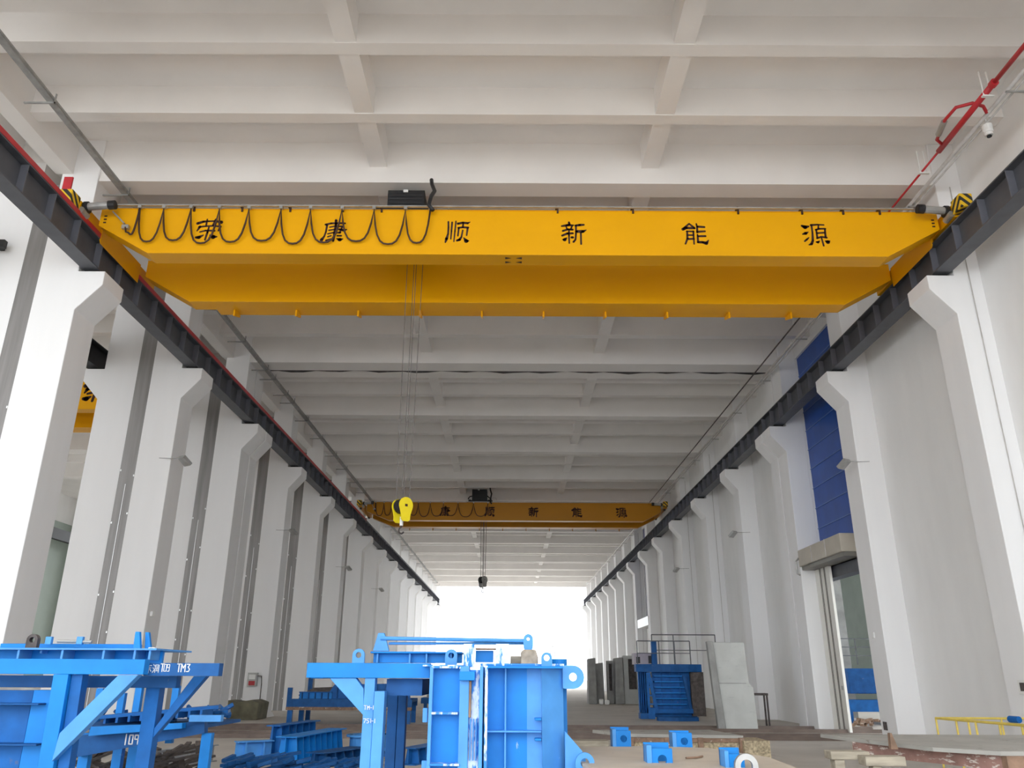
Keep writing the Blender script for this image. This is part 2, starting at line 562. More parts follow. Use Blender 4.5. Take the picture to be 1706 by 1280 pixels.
runway('L', -9.18, 'long dark grey steel crane runway beam topped red, on the left column corbels', True, 10.68)
runway('R', 9.33, 'long dark grey steel crane runway beam on the right column corbels', False, 10.66)
nb = thing('crane_runway_beam', 'distant black runway beam on the far side of the neighbouring bay', 'crane rail',
           (-30.7, 30, 10))
MB().box(-30.85, -30.5, 30, 75, 10.0, 10.7).build('girder', M['black'], nb)
nb = thing('crane_runway_beam', 'black crane runway beam of the neighbouring bay, seen between the left columns',
           'crane rail', (-12.4, 12, 10))
g = MB().box(-12.5, -12.14, 12, 60, 10.0, 10.03).box(-12.5, -12.14, 12, 60, 10.65, 10.68).box(-12.36, -12.3, 12, 60,
                                                                                         10.03, 10.65)
g.build('girder', M['black'], nb)
MB().box(-12.36, -12.3, 12, 60, 10.68, 10.76).build('rail', M['railsteel'], nb)

# ------------------------------------------------------------------ lettering
G = {
    'rong': [[(270, 350, 100), (480, 280, 80), (700, 265, 60), (950, 255, 60), (1180, 300, 120)],
             [(620, 190, 50), (610, 400, 60)], [(950, 190, 70), (870, 420, 60)], [(380, 480, 90), (290, 640, 40)],
             [(340, 490, 60), (600, 455, 60), (900, 440, 60), (1180, 470, 60)], [(1170, 470, 80), (1110, 630, 50)],
             [(410, 680, 50), (620, 625, 60), (960, 630, 70)], [(730, 490, 50), (700, 700, 70), (650, 980, 60)],
             [(290, 890, 80), (400, 890, 120), (560, 800, 40)], [(820, 800, 50), (950, 870, 150), (1090, 860, 40)]],
    'kang': [[(770, 200, 90), (780, 350, 80), (760, 700, 90), (730, 1000, 70)],
             [(380, 370, 70), (600, 320, 70), (900, 310, 70), (1130, 320, 60)],
             [(440, 400, 70), (420, 650, 60), (370, 830, 60), (280, 960, 110)],
             [(550, 470, 50), (750, 430, 50), (1050, 440, 60)], [(1040, 440, 50), (950, 690, 60)],
             [(530, 590, 50), (750, 555, 50), (950, 550, 60), (1100, 590, 90), (1200, 560, 50)],
             [(500, 730, 50), (700, 680, 50), (980, 680, 60)], [(510, 840, 50), (630, 800, 50)],
             [(450, 980, 60), (640, 930, 60)], [(870, 800, 60), (1020, 800, 60)],
             [(860, 910, 40), (980, 950, 130), (1090, 920, 40)]],
    'shun': [[(340, 240, 60), (350, 450, 60), (340, 720, 60), (290, 900, 100), (250, 1030, 50)],
             [(485, 260, 60), (470, 600, 55), (455, 900, 45)], [(630, 220, 50), (605, 600, 50), (575, 1000, 40)],
             [(710, 310, 80), (900, 270, 80), (1080, 290, 80), (1190, 240, 20)], [(915, 300, 60), (905, 450, 60)],
             [(730, 470, 60), (900, 450, 70), (1110, 460, 70)], [(750, 480, 60), (725, 780, 50)],
             [(1090, 470, 70), (1060, 760, 50)], [(905, 570, 50), (860, 830, 60), (790, 930, 90), (700, 960, 80)],
             [(950, 850, 30), (1050, 980, 140), (1150, 970, 30)]],
    'xin': [[(520, 240, 70), (540, 330, 80)], [(240, 385, 60), (450, 350, 90), (690, 350, 50)],
            [(400, 370, 50), (450, 520, 50)], [(640, 370, 60), (580, 520, 50)],
            [(280, 570, 70), (480, 510, 70), (660, 520, 70)], [(250, 750, 70), (450, 670, 80), (660, 660, 70)],
            [(515, 500, 50), (510, 750, 60), (515, 1040, 50)], [(260, 900, 30), (340, 910, 120), (420, 840, 40)],
            [(610, 820, 80), (660, 820, 80)], [(770, 360, 70), (930, 340, 90), (1090, 330, 70)],
            [(790, 360, 60), (780, 700, 60), (760, 900, 60), (680, 990, 70)],
            [(800, 590, 100), (1050, 590, 110), (1180, 530, 30)], [(970, 640, 60), (970, 1070, 60)]],
    'neng': [[(200, 480, 110), (330, 430, 90), (640, 440, 80)], [(250, 430, 70), (450, 270, 60), (640, 430, 70)],
             [(330, 560, 50), (600, 570, 60)], [(350, 560, 60), (340, 850, 70), (250, 1040, 60)],
             [(590, 560, 60), (580, 1050, 50)], [(350, 710, 60), (590, 710, 60)], [(350, 860, 70), (590, 850, 70)],
             [(730, 270, 50), (750, 400, 60), (740, 600, 70)], [(760, 380, 80), (1030, 395, 70)],
             [(740, 580, 80), (1040, 560, 60)], [(740, 690, 50), (740, 980, 80)], [(760, 750, 70), (1040, 745, 70)],
             [(740, 980, 80), (920, 980, 90), (1050, 1020, 120), (1150, 900, 30)]],
    'yuan': [[(180, 330, 80), (290, 380, 140), (430, 350, 60)], [(170, 650, 50), (280, 620, 110), (390, 570, 30)],
             [(210, 920, 60), (300, 850, 70), (390, 780, 30)], [(530, 300, 80), (780, 280, 60), (1030, 290, 50)],
             [(550, 300, 60), (550, 600, 60), (520, 900, 80), (450, 1030, 90), (350, 1060, 40)],
             [(820, 300, 50), (800, 430, 60)], [(690, 480, 60), (860, 440, 60), (1070, 440, 60)],
             [(710, 470, 60), (710, 800, 60)], [(1050, 440, 60), (1030, 770, 70)], [(710, 610, 60), (1030, 590, 60)],
             [(700, 800, 70), (870, 750, 60), (1070, 780, 70)], [(870, 780, 50), (910, 1090, 60)],
             [(650, 950, 50), (710, 960, 90), (780, 910, 30)], [(1000, 910, 40), (1090, 950, 140), (1170, 910, 40)]],
}


def disc(mb, x, z, r, y, yb, n=10):
    mb.prism([(x + r * math.cos(2 * math.pi * k / n), z + r * math.sin(2 * math.pi * k / n)) for k in range(n)],
             'Y', y, yb)


def strokes(mb, st, cx, cz, sx, sz, y, c0=(700, 640), th=.004, bold=1.0):
    """painted strokes on a face that looks towards -Y; stroke = (x, y, width) in drawing units"""
    for q in st:
        P = [(cx + (x - c0[0]) * sx, cz - (yy - c0[1]) * sz, w * sx * (.6 * bold if w > 20 else .5)) for x, yy, w in q]
        for i, (x, z, r) in enumerate(P):
            disc(mb, x, z, r, y - th, y + .001)
            if i + 1 < len(P):
                x2, z2, r2 = P[i + 1]
                d = math.hypot(x2 - x, z2 - z) or 1e-6
                nx, nz = -(z2 - z) / d, (x2 - x) / d
                mb.prism([(x + nx * r, z + nz * r), (x - nx * r, z - nz * r), (x2 - nx * r2, z2 - nz * r2),
                          (x2 + nx * r2, z2 + nz * r2)], 'Y', y - th, y + .001)


# ------------------------------------------------------------------ overhead cranes
def festoon(y, z, anchors, first, depth, r, par):
    """flat cable hanging in loops from its trolleys"""
    path = [(first[0], y, first[1]), (first[0] + .03, y, first[1] - .12)]
    n = 10
    a0 = first
    x0, z0 = first[0] + .05, first[1] - .1
    for i, ax in enumerate(anchors):
        dd = depth * (1 - .04 * ((i * 7) % 3)) if i else .95 * depth
        for k in range(1, n + 1):
            t = k / n
            if i == 0:
                zz = z0 + (z - z0) * t ** 3 - .10 * math.sin(math.pi * t)
                xx = x0 + (ax - x0) * t ** .75
            else:
                u = 2 * t - 1
                zz = z - dd * (1 - abs(u) ** 2.6)
                xx = x0 + (ax - x0) * (t + .06 * math.sin(2 * math.pi * t) * -1)
            path.append((xx, y + .03 * math.sin(3.1 * t), zz))
        x0 = ax
    MB().tube(path, r, 6).build('festoon_cable', M['cable'], par, smooth=True)


def crane(lab, Y0, zt, zb, zend, xl, xr, cl, cr, text, csx, csz, ctz, anchors, first, fdepth, trolley, hook, paint,
          detail=True, xrailL=-9.34, xrailR=9.49, group='yellow overhead cranes'):
    root = thing('overhead_crane', lab, 'crane', ((xl + xr) / 2, Y0, zb), group)
    prof = [(xl, zt), (xr, zt), (xr, zend), (cr, zb), (cl, zb), (xl, zend)]
    prof_in = prof
    for gi, yy in enumerate((Y0, Y0 + 2.35)):
        gm = MB().prism(prof, 'Y', yy, yy + .46)
        gm.box(xl, xr, yy - .015, yy + .475, zt, zt + .015)
        gd = gm.build('box_girder', paint, root, bevel=.006)
        if gi == 0:
            for key, px in text:
                t = MB()
                strokes(t, G[key], px, ctz, csx, csz, Y0, bold=1.0 if detail else 1.45)
                t.build('painted_character', M['ink'], gd)
            if detail:
                for xx in (xl + .12, xr - .12):
                    for k in range(3):
                        MB().box(xx - .03, xx + .03, yy - .01, yy, zend + .06 + k * .08, zend + .09 + k * .08) \
                            .build('end_bolt', M['ink'], gd)
                if gi == 0:
                    for xx, d in ((-.1, 1), (.14, -1)):
                        for q in range(2):
                            y0 = yy + .1 + q * .18
                            MB().prism([(xx - .06 * d, y0), (xx + .07 * d, y0 + .045), (xx - .06 * d, y0 + .09)], 'Z',
                                       zb - .004, zb).build('painted_arrow', M['ink'], gd)
    # walkway on brackets behind the far girder
    wk = MB().box(cl + .5, cr - .4, Y0 + 2.81, Y0 + 3.15, zb + .02, zb + .06).build('walkway', paint, root)
    nbk = 10
    for k in range(nbk):
        xx = cl + .95 + k * (cr - cl - 2.1) / (nbk - 1)
        MB().prism([(Y0 + 2.81, zb + .02), (Y0 + 3.2, zb + .02), (Y0 + 3.2, zb - .03), (Y0 + 2.81, zb - .16)], 'X',
                   xx - .02, xx + .02).build('walkway_bracket', paint, wk)
    # cable track with its clamps
    MB().box(xl + .25, xr - .55, Y0 - .13, Y0 - .08, zt + .015, zt + .045).build('cable_track', M['steel'], root)
    if detail:
        for k, cx in enumerate((-8.2, -7.0, -5.95, -4.9, -3.75, -2.9, .95, 2.6, 4.9, 6.3, 7.2, 8.0)):
            mb = MB().box(cx - .02, cx + .02, Y0 - .1, Y0 + .05, zt + .045, zt + .07)
            mb.box(cx + .01, cx + .05, Y0 - .03, Y0, zt - .06, zt + .05)
            mb.build('track_clamp', M['cable'], root)
    if anchors:
        for ax in anchors:
            MB().box(ax - .035, ax + .035, Y0 - .14, Y0 - .07, zt - .05, zt + .015) \
                .build('cable_trolley', M['steel'], root)
        festoon(Y0 - .11, zt - .05, anchors, first, fdepth, .021 if detail else .024, root)
        MB().bar((xl + .3, Y0 - .08, zt - .12), (first[0] - .05, Y0 - .08, first[1] + .1), .05, .03) \
            .build('cable_chain', M['steel'], root)
        MB().box(first[0] - .08, first[0] + .06, Y0 - .12, Y0 - .04, first[1] - .03, first[1] + .06) \
            .build('cable_clip', M['steel'], root)
    # end carriages, one on each rail
    for sx, rx in ((-1, xrailL), (1, xrailR)):
        ec = MB().box(rx - .13, rx + .13, Y0 - .45, Y0 + 3.3, zt - .38, zt - .08)
        ec.build('end_carriage', paint, root, bevel=.01)
        e2 = MB()
        ix = rx - sx * .13
        # inclined foot plate between the girders
        e2.prism([(ix, zt - .1), (ix - sx * .05, zt - .1), (ix - sx * .05, zt - .6), (ix, zt - .45)], 'Y', Y0 + .46,
                 Y0 + 2.35)
        e2.build('cross_plate', paint, root)
        for yy in (Y0 - .15, Y0 + 2.95):
            MB().tube([(rx - .06, yy, zt - .36), (rx + .06, yy, zt - .36)], .13, 16) \
                .build('wheel', M['scrap'], root, smooth=False)
        bf = MB().box(rx - .15, rx + .12, Y0 - .8, Y0 - .45, zt - .34, zt - .02)
        bf.build('buffer', M['hazard'], root, bevel=.02)
        if detail or True:
            mo = MB().tube([(ix - sx * .08, Y0 - .3, zt - .14), (ix - sx * .52, Y0 - .3, zt - .10)], .085, 14)
            mo.build('travel_motor', M['steel'], root)
            MB().tube([(ix - sx * .52, Y0 - .3, zt - .10), (ix - sx * .66, Y0 - .3, zt - .09)], .1, 14) \
                .build('motor_fan_cover', M['black'], root)
            MB().tube([(ix - sx * .02, Y0 - .3, zt - .16), (ix - sx * .1, Y0 - .3, zt - .16)], .13, 14) \
                .build('gearbox', M['black'], root)
            MB().tube([(ix - sx * .03, Y0 - .45, zt - .3), (ix - sx * .03, Y0 - .2, zt - .32)], .075, 12) \
                .build('brake_drum', M['steel'], root)
    if trolley:
        tx0, tx1 = trolley
        ty0, ty1 = Y0 + .75, Y0 + 1.65
        tr = MB().box(tx0 - .3, tx1 + .35, ty0 - .3, ty1 + .3, zt + .14, zt + .25)
        tr.build('trolley_frame', M['black'], root)
        bx = MB().box(tx0, tx1, ty0, ty1, zt + .3, zt + 1.02)
        for k in range(6):
            bx.box(tx0 + .03, tx1 - .03, ty0 - .02, ty0, zt + .36 + k * .1, zt + .41 + k * .1)
        bx.build('hoist_cover', M['black'], root, bevel=.02)
        MB().box(tx0 + .36, tx0 + .47, ty0 - .03, ty0 - .01, zt + .95, zt + 1.02).build('lamp', M['plastic'], root)
        MB().tube([(tx0 - .02, ty0 + .3, zt + .62), (tx0 - .15, ty0 + .3, zt + .62), (tx0 - .24, ty0 + .3, zt + .5),
                   (tx0 - .26, ty0 + .3, zt + .3), (tx0 - .35, ty0 + .3, zt + .25)], .035, 8) \
            .build('cable_elbow', M['black'], root, smooth=True)
        MB().bar((tx1, ty0 + .1, zt + .62), (tx1 + .28, ty0, zt + .35), .06, .06).build('support_arm', M['black'], root)
        hx = tx1 + .2
        MB().tube([(hx, Y0 + .3, zt + 1.0), (hx + .02, Y0 + .25, zt + .85), (hx + .1, Y0 + .15, zt + .6),
                   (hx + .06, Y0 - .1, zt + .3), (hx + .02, Y0 - .14, zt + .05), (hx + .12, Y0 - .16, zt - .1)],
                  .045, 8).build('cable_hose', M['black'], root, smooth=True)
        MB().tube([(hx + .1, ty0 - .2, zt + .25), (hx + .12, ty0 - .2, zt + .42), (hx + .36, ty0 - .2, zt + .42),
                   (hx + .42, ty0 - .2, zt + .3)], .012, 6).build('guard_hoop', M['steel'], root)
        MB().box(tx0 - .38, tx0 - .2, ty0 - .32, ty0 - .1, zt + .15, zt + .3).build('limit_switch', M['plastic'], root)
        for wy in (Y0 + .23, Y0 + 2.58):
            MB().box(tx0 - .3, tx1 + .35, wy - .03, wy + .03, zt + .015, zt + .07) \
                .build('trolley_rail', M['railsteel'], root)
            for wx in (tx0 - .1, tx1 + .15):
                MB().tube([(wx, wy - .05, zt + .15), (wx, wy + .05, zt + .15)], .09, 12) \
                    .build('trolley_wheel', M['black'], root)
        MB().box(tx0 - .2, tx1 + .25, Y0 + .2, Y0 + 2.6, zt + .12, zt + .2).build('trolley_axle', M['black'], root)
    if hook:
        hx, hz, hs = hook
        hy = Y0 + 1.3
        for k, dx in enumerate((-.17, -.03, .04, .17)):
            MB().tube([(hx + dx * 1.05, hy + (.06 if k % 2 else -.06), zt + .2),
                       (hx + dx * .75, hy + (.06 if k % 2 else -.06), hz + .1 * hs)], .007 if detail else .016, 6) \
                .build('wire_rope', M['rope'], root)
        hb = thing('hook_block', '', '', (0, 0, 0))
        del hb['label'], hb['category']
        hb.parent = root
        hb.matrix_parent_inverse = Matrix.Translation(-Vector(root.location))
        hb.location = (hx, hy, hz)
        hb.rotation_euler = (0, 0, math.radians(-50))

        def sub(mb, nm, m_, smooth=False):
            o = mb.build(nm, m_, None, smooth)
            o.parent = hb
            return o
        out = []
        for k in range(24):
            a = 2 * math.pi * k / 24
            out.append((.2 * hs * math.cos(a), .2 * hs * math.sin(a)))
        body = [p for p in out if p[1] > -.1 * hs]
        body.sort(key=lambda p: math.atan2(p[1] + .1 * hs, p[0]))
        tear = body + [(-.13 * hs, -.26 * hs), (-.13 * hs, -.36 * hs), (-.07 * hs, -.41 * hs), (.07 * hs, -.41 * hs),
                       (.13 * hs, -.36 * hs), (.13 * hs, -.26 * hs)]
        for sx in (-1, 1):
            sub(MB().prism(tear, 'X', sx * .17 * hs - .012, sx * .17 * hs + .012), 'side_plate',
                M['hook_y'] if detail else M['steel'])
        sub(MB().prism([(-.03, .02), (.03, .02), (.03, -.03), (-.03, -.03)], 'X', .17 * hs + .012, .17 * hs + .016),
            'painted_mark', M['ink'])
        for q in (-.1, -.03, .04, .11):
            sub(MB().tube([(q * hs - .02, 0, 0), (q * hs + .02, 0, 0)], .185 * hs, 20), 'sheave', M['black'])
        sub(MB().tube([(0, 0, -.28 * hs), (0, 0, -.5 * hs)], .045 * hs, 10), 'shank', M['plastic'])
        pth = [(0, 0, -.5 * hs)]
        for k in range(12):
            a = math.radians(80 - k * 22)
            pth.append((0, .075 * hs * math.cos(a) * -1, -.62 * hs + .075 * hs * math.sin(a)))
        sub(MB().tube(pth, .022 * hs, 8), 'hook', M['scrap'], True)
    return root


Y1 = 15.0


def xs(pxs, Y, py):
    return [unproj(p, py, Y)[0] for p in pxs]


txt = list(zip(('rong', 'kang', 'shun', 'xin', 'neng', 'yuan'), xs((345.5, 555, 762, 956, 1160, 1360), Y1, 388)))
c1 = crane('yellow double girder overhead crane nearest the camera, with large dark lettering', Y1, 11.14, 10.05,
           10.72, -9.0, 9.28, -7.83, 8.05, txt, .01307 / 23.27, .01497 / 23.27, Z(387.5, Y1), xs((237, 277, 322, 369,
           418, 471, 520, 572, 625, 677, 718), Y1, 350), (-8.35, 10.62), .84, (-2.9, -2.05), (-2.26, 4.87, 0.82),
           M['yellow'])
# red end stop flag at the left buffer
MB().box(-9.52, -9.34, 14.3, 14.34, 11.1, 11.48).build('warning_flag', M['red'], c1)
Y2 = 49.0
txt2 = list(zip(('rong', 'kang', 'shun', 'xin', 'neng', 'yuan'), xs((667, 741, 816, 889, 962, 1036), Y2, 854)))
crane('yellow overhead crane with its shade painted in, far down the hall, behind the yellow hook block', Y2, 11.66, 10.55, 11.1, -9.0, 9.3,
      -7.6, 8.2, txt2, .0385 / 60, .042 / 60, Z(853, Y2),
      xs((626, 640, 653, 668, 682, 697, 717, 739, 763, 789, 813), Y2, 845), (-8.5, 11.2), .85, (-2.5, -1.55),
      (-1.75, 7.1, 1.1), M['yellow_shaded'], detail=False)
c3 = crane('yellow crane of the neighbouring bay, glimpsed between two left columns', 28.2, 12.0, 10.85, 11.4, -30.8,
           -12.9, -29.6, -14.1, [('rong', -15.72)], .00095, .00095, 11.5, (-24, -22.5, -21, -19.5, -18, -16.6),
           (-30.2, 11.6), .75, None, None, M['yellow'], detail=False, xrailL=-31, xrailR=-12.35)

# ------------------------------------------------------------------ pipes and cable trays under the ceiling
t = thing('cable_tray', 'grey zinc cable tray running along the left side under the ceiling beams', 'cable tray',
          (-9.1, 10, 12.1))
TX = -9.09
MB().box(TX - .06, TX + .07, 9.8, 100, 12.11, 12.15).box(TX - .07, TX - .05, 9.8, 100, 12.15, 12.2) \
    .box(TX + .06, TX + .08, 9.8, 100, 12.15, 12.2).build('tray', M['tray'], t)
for fy in FRAMES:
    for y in (fy + .3, fy + 3.1):
        MB().box(-9.6, TX + .1, y, y + .04, 12.08, 12.11).box(TX + .08, TX + .1, y, y + .03, 12.08, 12.3) \
            .build('tray_bracket', M['tray'], t)
t = thing('sprinkler_pipe', 'red fire pipe along the top of the right wall, thinning past its valve', 'pipe',
          (9.1, 10, 12.2))
PX, PZ = 9.11, 12.18
MB().tube([(PX, 9.8, PZ), (PX, 12.15, PZ)], .045, 12).build('pipe', M['red'], t, smooth=True)
MB().tube([(PX, 12.15, PZ), (PX, 14.2, PZ - .02)], .06, 12).build('pipe', M['red'], t, smooth=True)
MB().tube([(PX, 14.15, PZ - .02), (PX, 19, PZ)], .024, 8).build('pipe', M['red'], t, smooth=True)
MB().tube([(PX, 12.1, PZ), (PX, 12.2, PZ)], .08, 12).build('pipe_flange', M['red'], t)
MB().tube([(PX, 14.0, PZ - .02), (8.93, 13.9, PZ + .05), (8.8, 13.3, PZ + .08), (8.84, 12.95, PZ + .1),
           (9.1, 12.82, PZ + .1), (9.32, 12.85, PZ + .05), (9.4, 12.9, PZ - .08)], .035, 8) \
    .build('branch_pipe', M['red'], t, smooth=True)
MB().tube([(8.81, 13.35, PZ + .08), (8.89, 13.75, PZ + .06)], .06, 10).build('valve', M['steel'], t)
for y in (12.4, 14.9, 17.9):
    for xx in (PX - .05, PX + .09):
        MB().tube([(xx, y, PZ - .06), (xx, y, PZ + .5)], .014, 6).build('pipe_hanger', M['plastic'], t)
    MB().box(PX - .09, PX + .13, y - .03, y + .03, PZ - .1, PZ - .07).build('pipe_clamp', M['plastic'], t)
t = thing('conduit_pipe', 'grey conduit running beside the red fire pipe on the right wall', 'pipe', (9.4, 10, 12.1))
MB().tube([(9.43, 9.8, 12.12), (9.43, 45, 12.12), (9.40, 100, 12.1)], .042, 10).build('pipe', M['pipe'], t, smooth=True)
MB().tube([(9.54, 9.8, 12.08), (9.54, 100, 12.1)], .02, 8).build('pipe', M['pipe'], t, smooth=True)
for k in range(22):
    y = 12.2 + k * 3.95
    MB().box(9.36, 9.75, y, y + .04, 12.04, 12.07).build('pipe_bracket', M['steel'], t)
t = thing('sprinkler_pipe', 'dark thin sprinkler line beyond the near crane on the right side', 'pipe', (9.0, 19, 12.2))
MB().tube([(PX - .05, 19, PZ + .02), (PX - .1, 60, PZ + .02)], .024, 8).build('pipe', M['scrap'], t)
for k in range(12):
    y = 20.2 + k * 3.1
    MB().tube([(PX - .06, y, PZ), (PX - .06, y, PZ + .55)], .014, 6).build('pipe_hanger', M['plastic'], t)
# dome camera
t = thing('security_camera', 'white dome camera hanging from the pipe bracket at the upper right', 'camera',
          (9.55, 13.2, 12.0))
MB().tube([(9.55, 13.2, 12.02), (9.55, 13.2, 12.2)], .015, 8).build('bracket', M['plastic'], t)
dm = MB()
for zz0, zz1, r in ((11.92, 12.04, .1), (11.86, 11.92, .095), (11.80, 11.86, .075)):
    dm.tube([(9.55, 13.2, zz0), (9.55, 13.2, zz1)], r, 18)
dm.build('housing', M['plastic'], t, smooth=False)
MB().tube([(9.55, 13.2, 11.77), (9.55, 13.2, 11.80)], .045, 12).build('lens', M['black'], t)


def floodlight(x, y, z, s, lab):
    t = thing('floodlight', lab, 'light', (x, y, z), 'floodlights on the columns')
    MB().tube([(x, y, z), (x + s * .25, y, z + .01), (x + s * .38, y - .06, z - .02)], .012, 6).build('arm', M['steel'], t)
    MB().bar((x + s * .36, y - .12, z + .02), (x + s * .5, y + .1, z - .16), .26, .09).build('lamp_head', M['steel'], t)
    MB().bar((x + s * .355, y - .13, z - .012), (x + s * .49, y + .09, z - .19), .16, .02) \
        .build('lamp_face', M['lamp'], t)
    MB().tube([(x - s * .3, y - .01, z + .01), (x, y - .01, z)], .006, 6).build('cable', M['scrap'], t)


floodlight(XL, 21.42, 7.2, 1, 'small floodlight on the second left column from the camera')
floodlight(XL, 33.12, 7.2, 1, 'small floodlight on the left column just beyond the ceiling joint')
floodlight(XL, 45.12, 7.2, 1, 'small floodlight on the left column before the far crane')
floodlight(XL, 57.12, 7.2, 1, 'small floodlight on the left column just beyond the far crane')
t = thing('floodlight', 'black box for the dark runway end at the far left edge, high on the nearest column pair', 'light', (-11.5, 15.5, 10.5))  # added black box standing in for the runway end, not a lamp
MB().box(-11.62, -11.25, 15.4, 15.52, 10.42, 10.6).build('lamp_head', M['black'], t)
MB().box(-11.5, -11.4, 15.52, 15.7, 10.48, 10.54).build('arm', M['black'], t)
floodlight(XR, 21.42, 7.2, -1, 'small floodlight on the right column beside the blue cladding')
floodlight(XR, 33.12, 7.2, -1, 'small floodlight on the right column just beyond the ceiling joint')
floodlight(XR, 45.12, 7.2, -1, 'small floodlight on the right column before the far crane')

# ------------------------------------------------------------------ blue cladding, door and the right bay opening
def cladding(y0, y1, z0, z1, m_, lab, n):
    t = thing('blue_cladding', lab, 'wall panel', (WALL_X + .05, y0, z0))
    MB().box(WALL_X + .08, WALL_X + .16, y0, y1, z0, z1).build('sheet', m_, t)
    sb = MB()
    for k in range(1, n):
        z = z0 + (z1 - z0) * k / n
        sb.box(WALL_X + .055, WALL_X + .08, y0, y1, z - .012, z + .012)
    sb.build('seams', M['seam'], t)


cladding(22.42, 26.95, 5.6, 12.5, M['bluepanel'], 'tall deep blue cladding above the sliding door', 10)
cladding(57.6, 62.9, 5.6, 12.4, M['bluepanel2'], 'muted blue cladding far along the right wall', 8)
# white facing over the door-side of the bay
t = thing('door_motor_housing', 'beige sheet metal housing above the sliding door', 'box', (10, 23.4, 5.1))
MB().box(9.62, WALL_X + .1, 23.35, 26.93, 5.02, 5.55).build('housing', M['housing'], t, bevel=.015)
MB().box(9.6, 9.62, 24.5, 24.52, 5.02, 5.55).box(9.6, 9.62, 25.7, 25.72, 5.02, 5.55).build('panel_joint', M['pipe'], t)
MB().box(9.7, WALL_X, 23.4, 26.9, 4.9, 5.02).build('door_track', M['groove'], t)
MB().tube([(9.62, 26.9, 5.3), (9.55, 27.0, 5.2), (9.56, 27.0, 4.8), (9.6, 26.9, 4.75)], .03, 8) \
    .build('chain_wheel', M['steel'], t)
MB().box(10.3, 10.7, 23.0, 26.9, 4.55, 4.95).build('inner_lintel', M['girder'], t)
d1 = MB().box(10.12, 10.2, 25.72, 26.93, 0.02, 4.9).build('door_1', M['doorw'])
d1['kind'] = 'structure'
tr = MB()
for y in (26.05, 26.12, 26.42, 26.5):
    tr.box(10.105, 10.12, y, y + .025, 0.02, 4.9)
tr.build('door_groove', M['groove'], d1)
MB().box(10.09, 10.12, 25.8, 25.86, 1.2, 1.32).build('door_handle', M['steel'], d1)
trim = MB().box(10.2, 10.35, 22.4, 26.95, 4.9, 5.6)
struct('trim_1', trim, M['white'])
# annex seen through the door
t = thing('blue_machine', 'blue steel machine with top railing, seen through the sliding door gap', 'machine',
          (14, 30, 0))
MB().box(12.4, 15.5, 31, 33.5, 1.0, 1.87).build('body', M['blue_dark'], t, bevel=.03)
MB().box(11.9, 14.8, 30.2, 31.4, .42, .8).build('bed', M['blue_mid'], t)
for xx in (12.0, 14.5):
    for yy in (30.3, 33.0):
        MB().box(xx, xx + .12, yy, yy + .12, 0, .6).build('leg', M['blue_mid'], t)
rl = MB()
for zz in (2.3, 2.6, 2.9):
    rl.box(12.2, 15.5, 31, 31.03, zz, zz + .03)
for xx in (12.2, 12.8, 13.4, 14.0, 14.6):
    rl.box(xx, xx + .03, 31, 31.03, 2.0, 2.93)
rl.build('railing', M['girder'], t)
tag(MB().tube([(12.6, 28.9, 0), (12.6, 28.9, 9)], .05, 8).build('steel_pole', M['girder']),
    'thin dark pole standing inside the sliding door gap', 'pole')
tag(MB().box(13.4, 14.2, 35, 36, 0, Z_SLAB).box(13.1, 13.4, 35.2, 35.8, 0, Z_SLAB).build('concrete_column', M['concrete']),
    'grey column of the next bay, seen through the sliding door gap', 'column')
sc = MB()
for k in range(26):
    x, y = random.uniform(11.2, 13.4), random.uniform(27.6, 30)
    a = random.uniform(0, 3)
    l = random.uniform(.1, .35)
    sc.bar((x - l * math.cos(a), y - l * math.sin(a), .05 + k % 3 * .07),
           (x + l * math.cos(a), y + l * math.sin(a), .08 + k % 4 * .06), .1, .07)
o = sc.build('scrap_heap', M['rust'])
tag(o, 'heap of rusty scrap on the floor inside the sliding door', 'scrap')
o['kind'] = 'stuff'
# far header of the second opening
t = thing('door_motor_housing', 'white housing box high on the right wall far away, below the muted blue panel', 'box',
          (9.7, 58, 5))
MB().box(9.6, WALL_X, 57.7, 62.6, 4.9, 5.5).build('housing', M['plastic'], t)
MB().tube([(9.7, 57.6, 4.9), (9.7, 57.6, 2)], .05, 6).tube([(9.9, 57.6, 4.9), (9.9, 57.6, 2)], .05, 6) \
    .build('hanging_track', M['girder'], t)

# ------------------------------------------------------------------ sockets and boxes on the walls
t = thing('control_box', 'grey control box with red panel on the fifth left column face', 'box', (-10.05, 33.1, 1.4))
MB().box(-10.27, -9.9, 33.0, 33.19, 1.12, 1.62).build('enclosure', M['steel'], t, bevel=.01)
MB().box(-10.2, -9.96, 32.98, 33.0, 1.16, 1.32).build('red_panel', M['red'], t)
MB().box(-10.2, -9.96, 32.98, 33.0, 1.38, 1.55).build('display', M['plastic'], t)
MB().tube([(-9.9, 33.08, 1.5), (-9.75, 33.1, 1.5), (-9.72, 33.1, 1.2), (-9.72, 33.1, .6)], .018, 6) \
    .build('cable', M['scrap'], t)


def socket(x0, x1, y0, y1, z0, z1, lab, m_='plastic', inner=None):
    t = thing('socket_box', lab, 'socket', ((x0 + x1) / 2, y0, z0))
    MB().box(x0, x1, y0, y1, z0, z1).build('plate', M[m_], t, bevel=.004)
    if inner:
        MB().box(x0 - .01, x0, (y0 * .7 + y1 * .3), (y0 * .25 + y1 * .75), z0 + (z1 - z0) * .2, z0 + (z1 - z0) * .8) \
            .build('cover', M[inner], t)


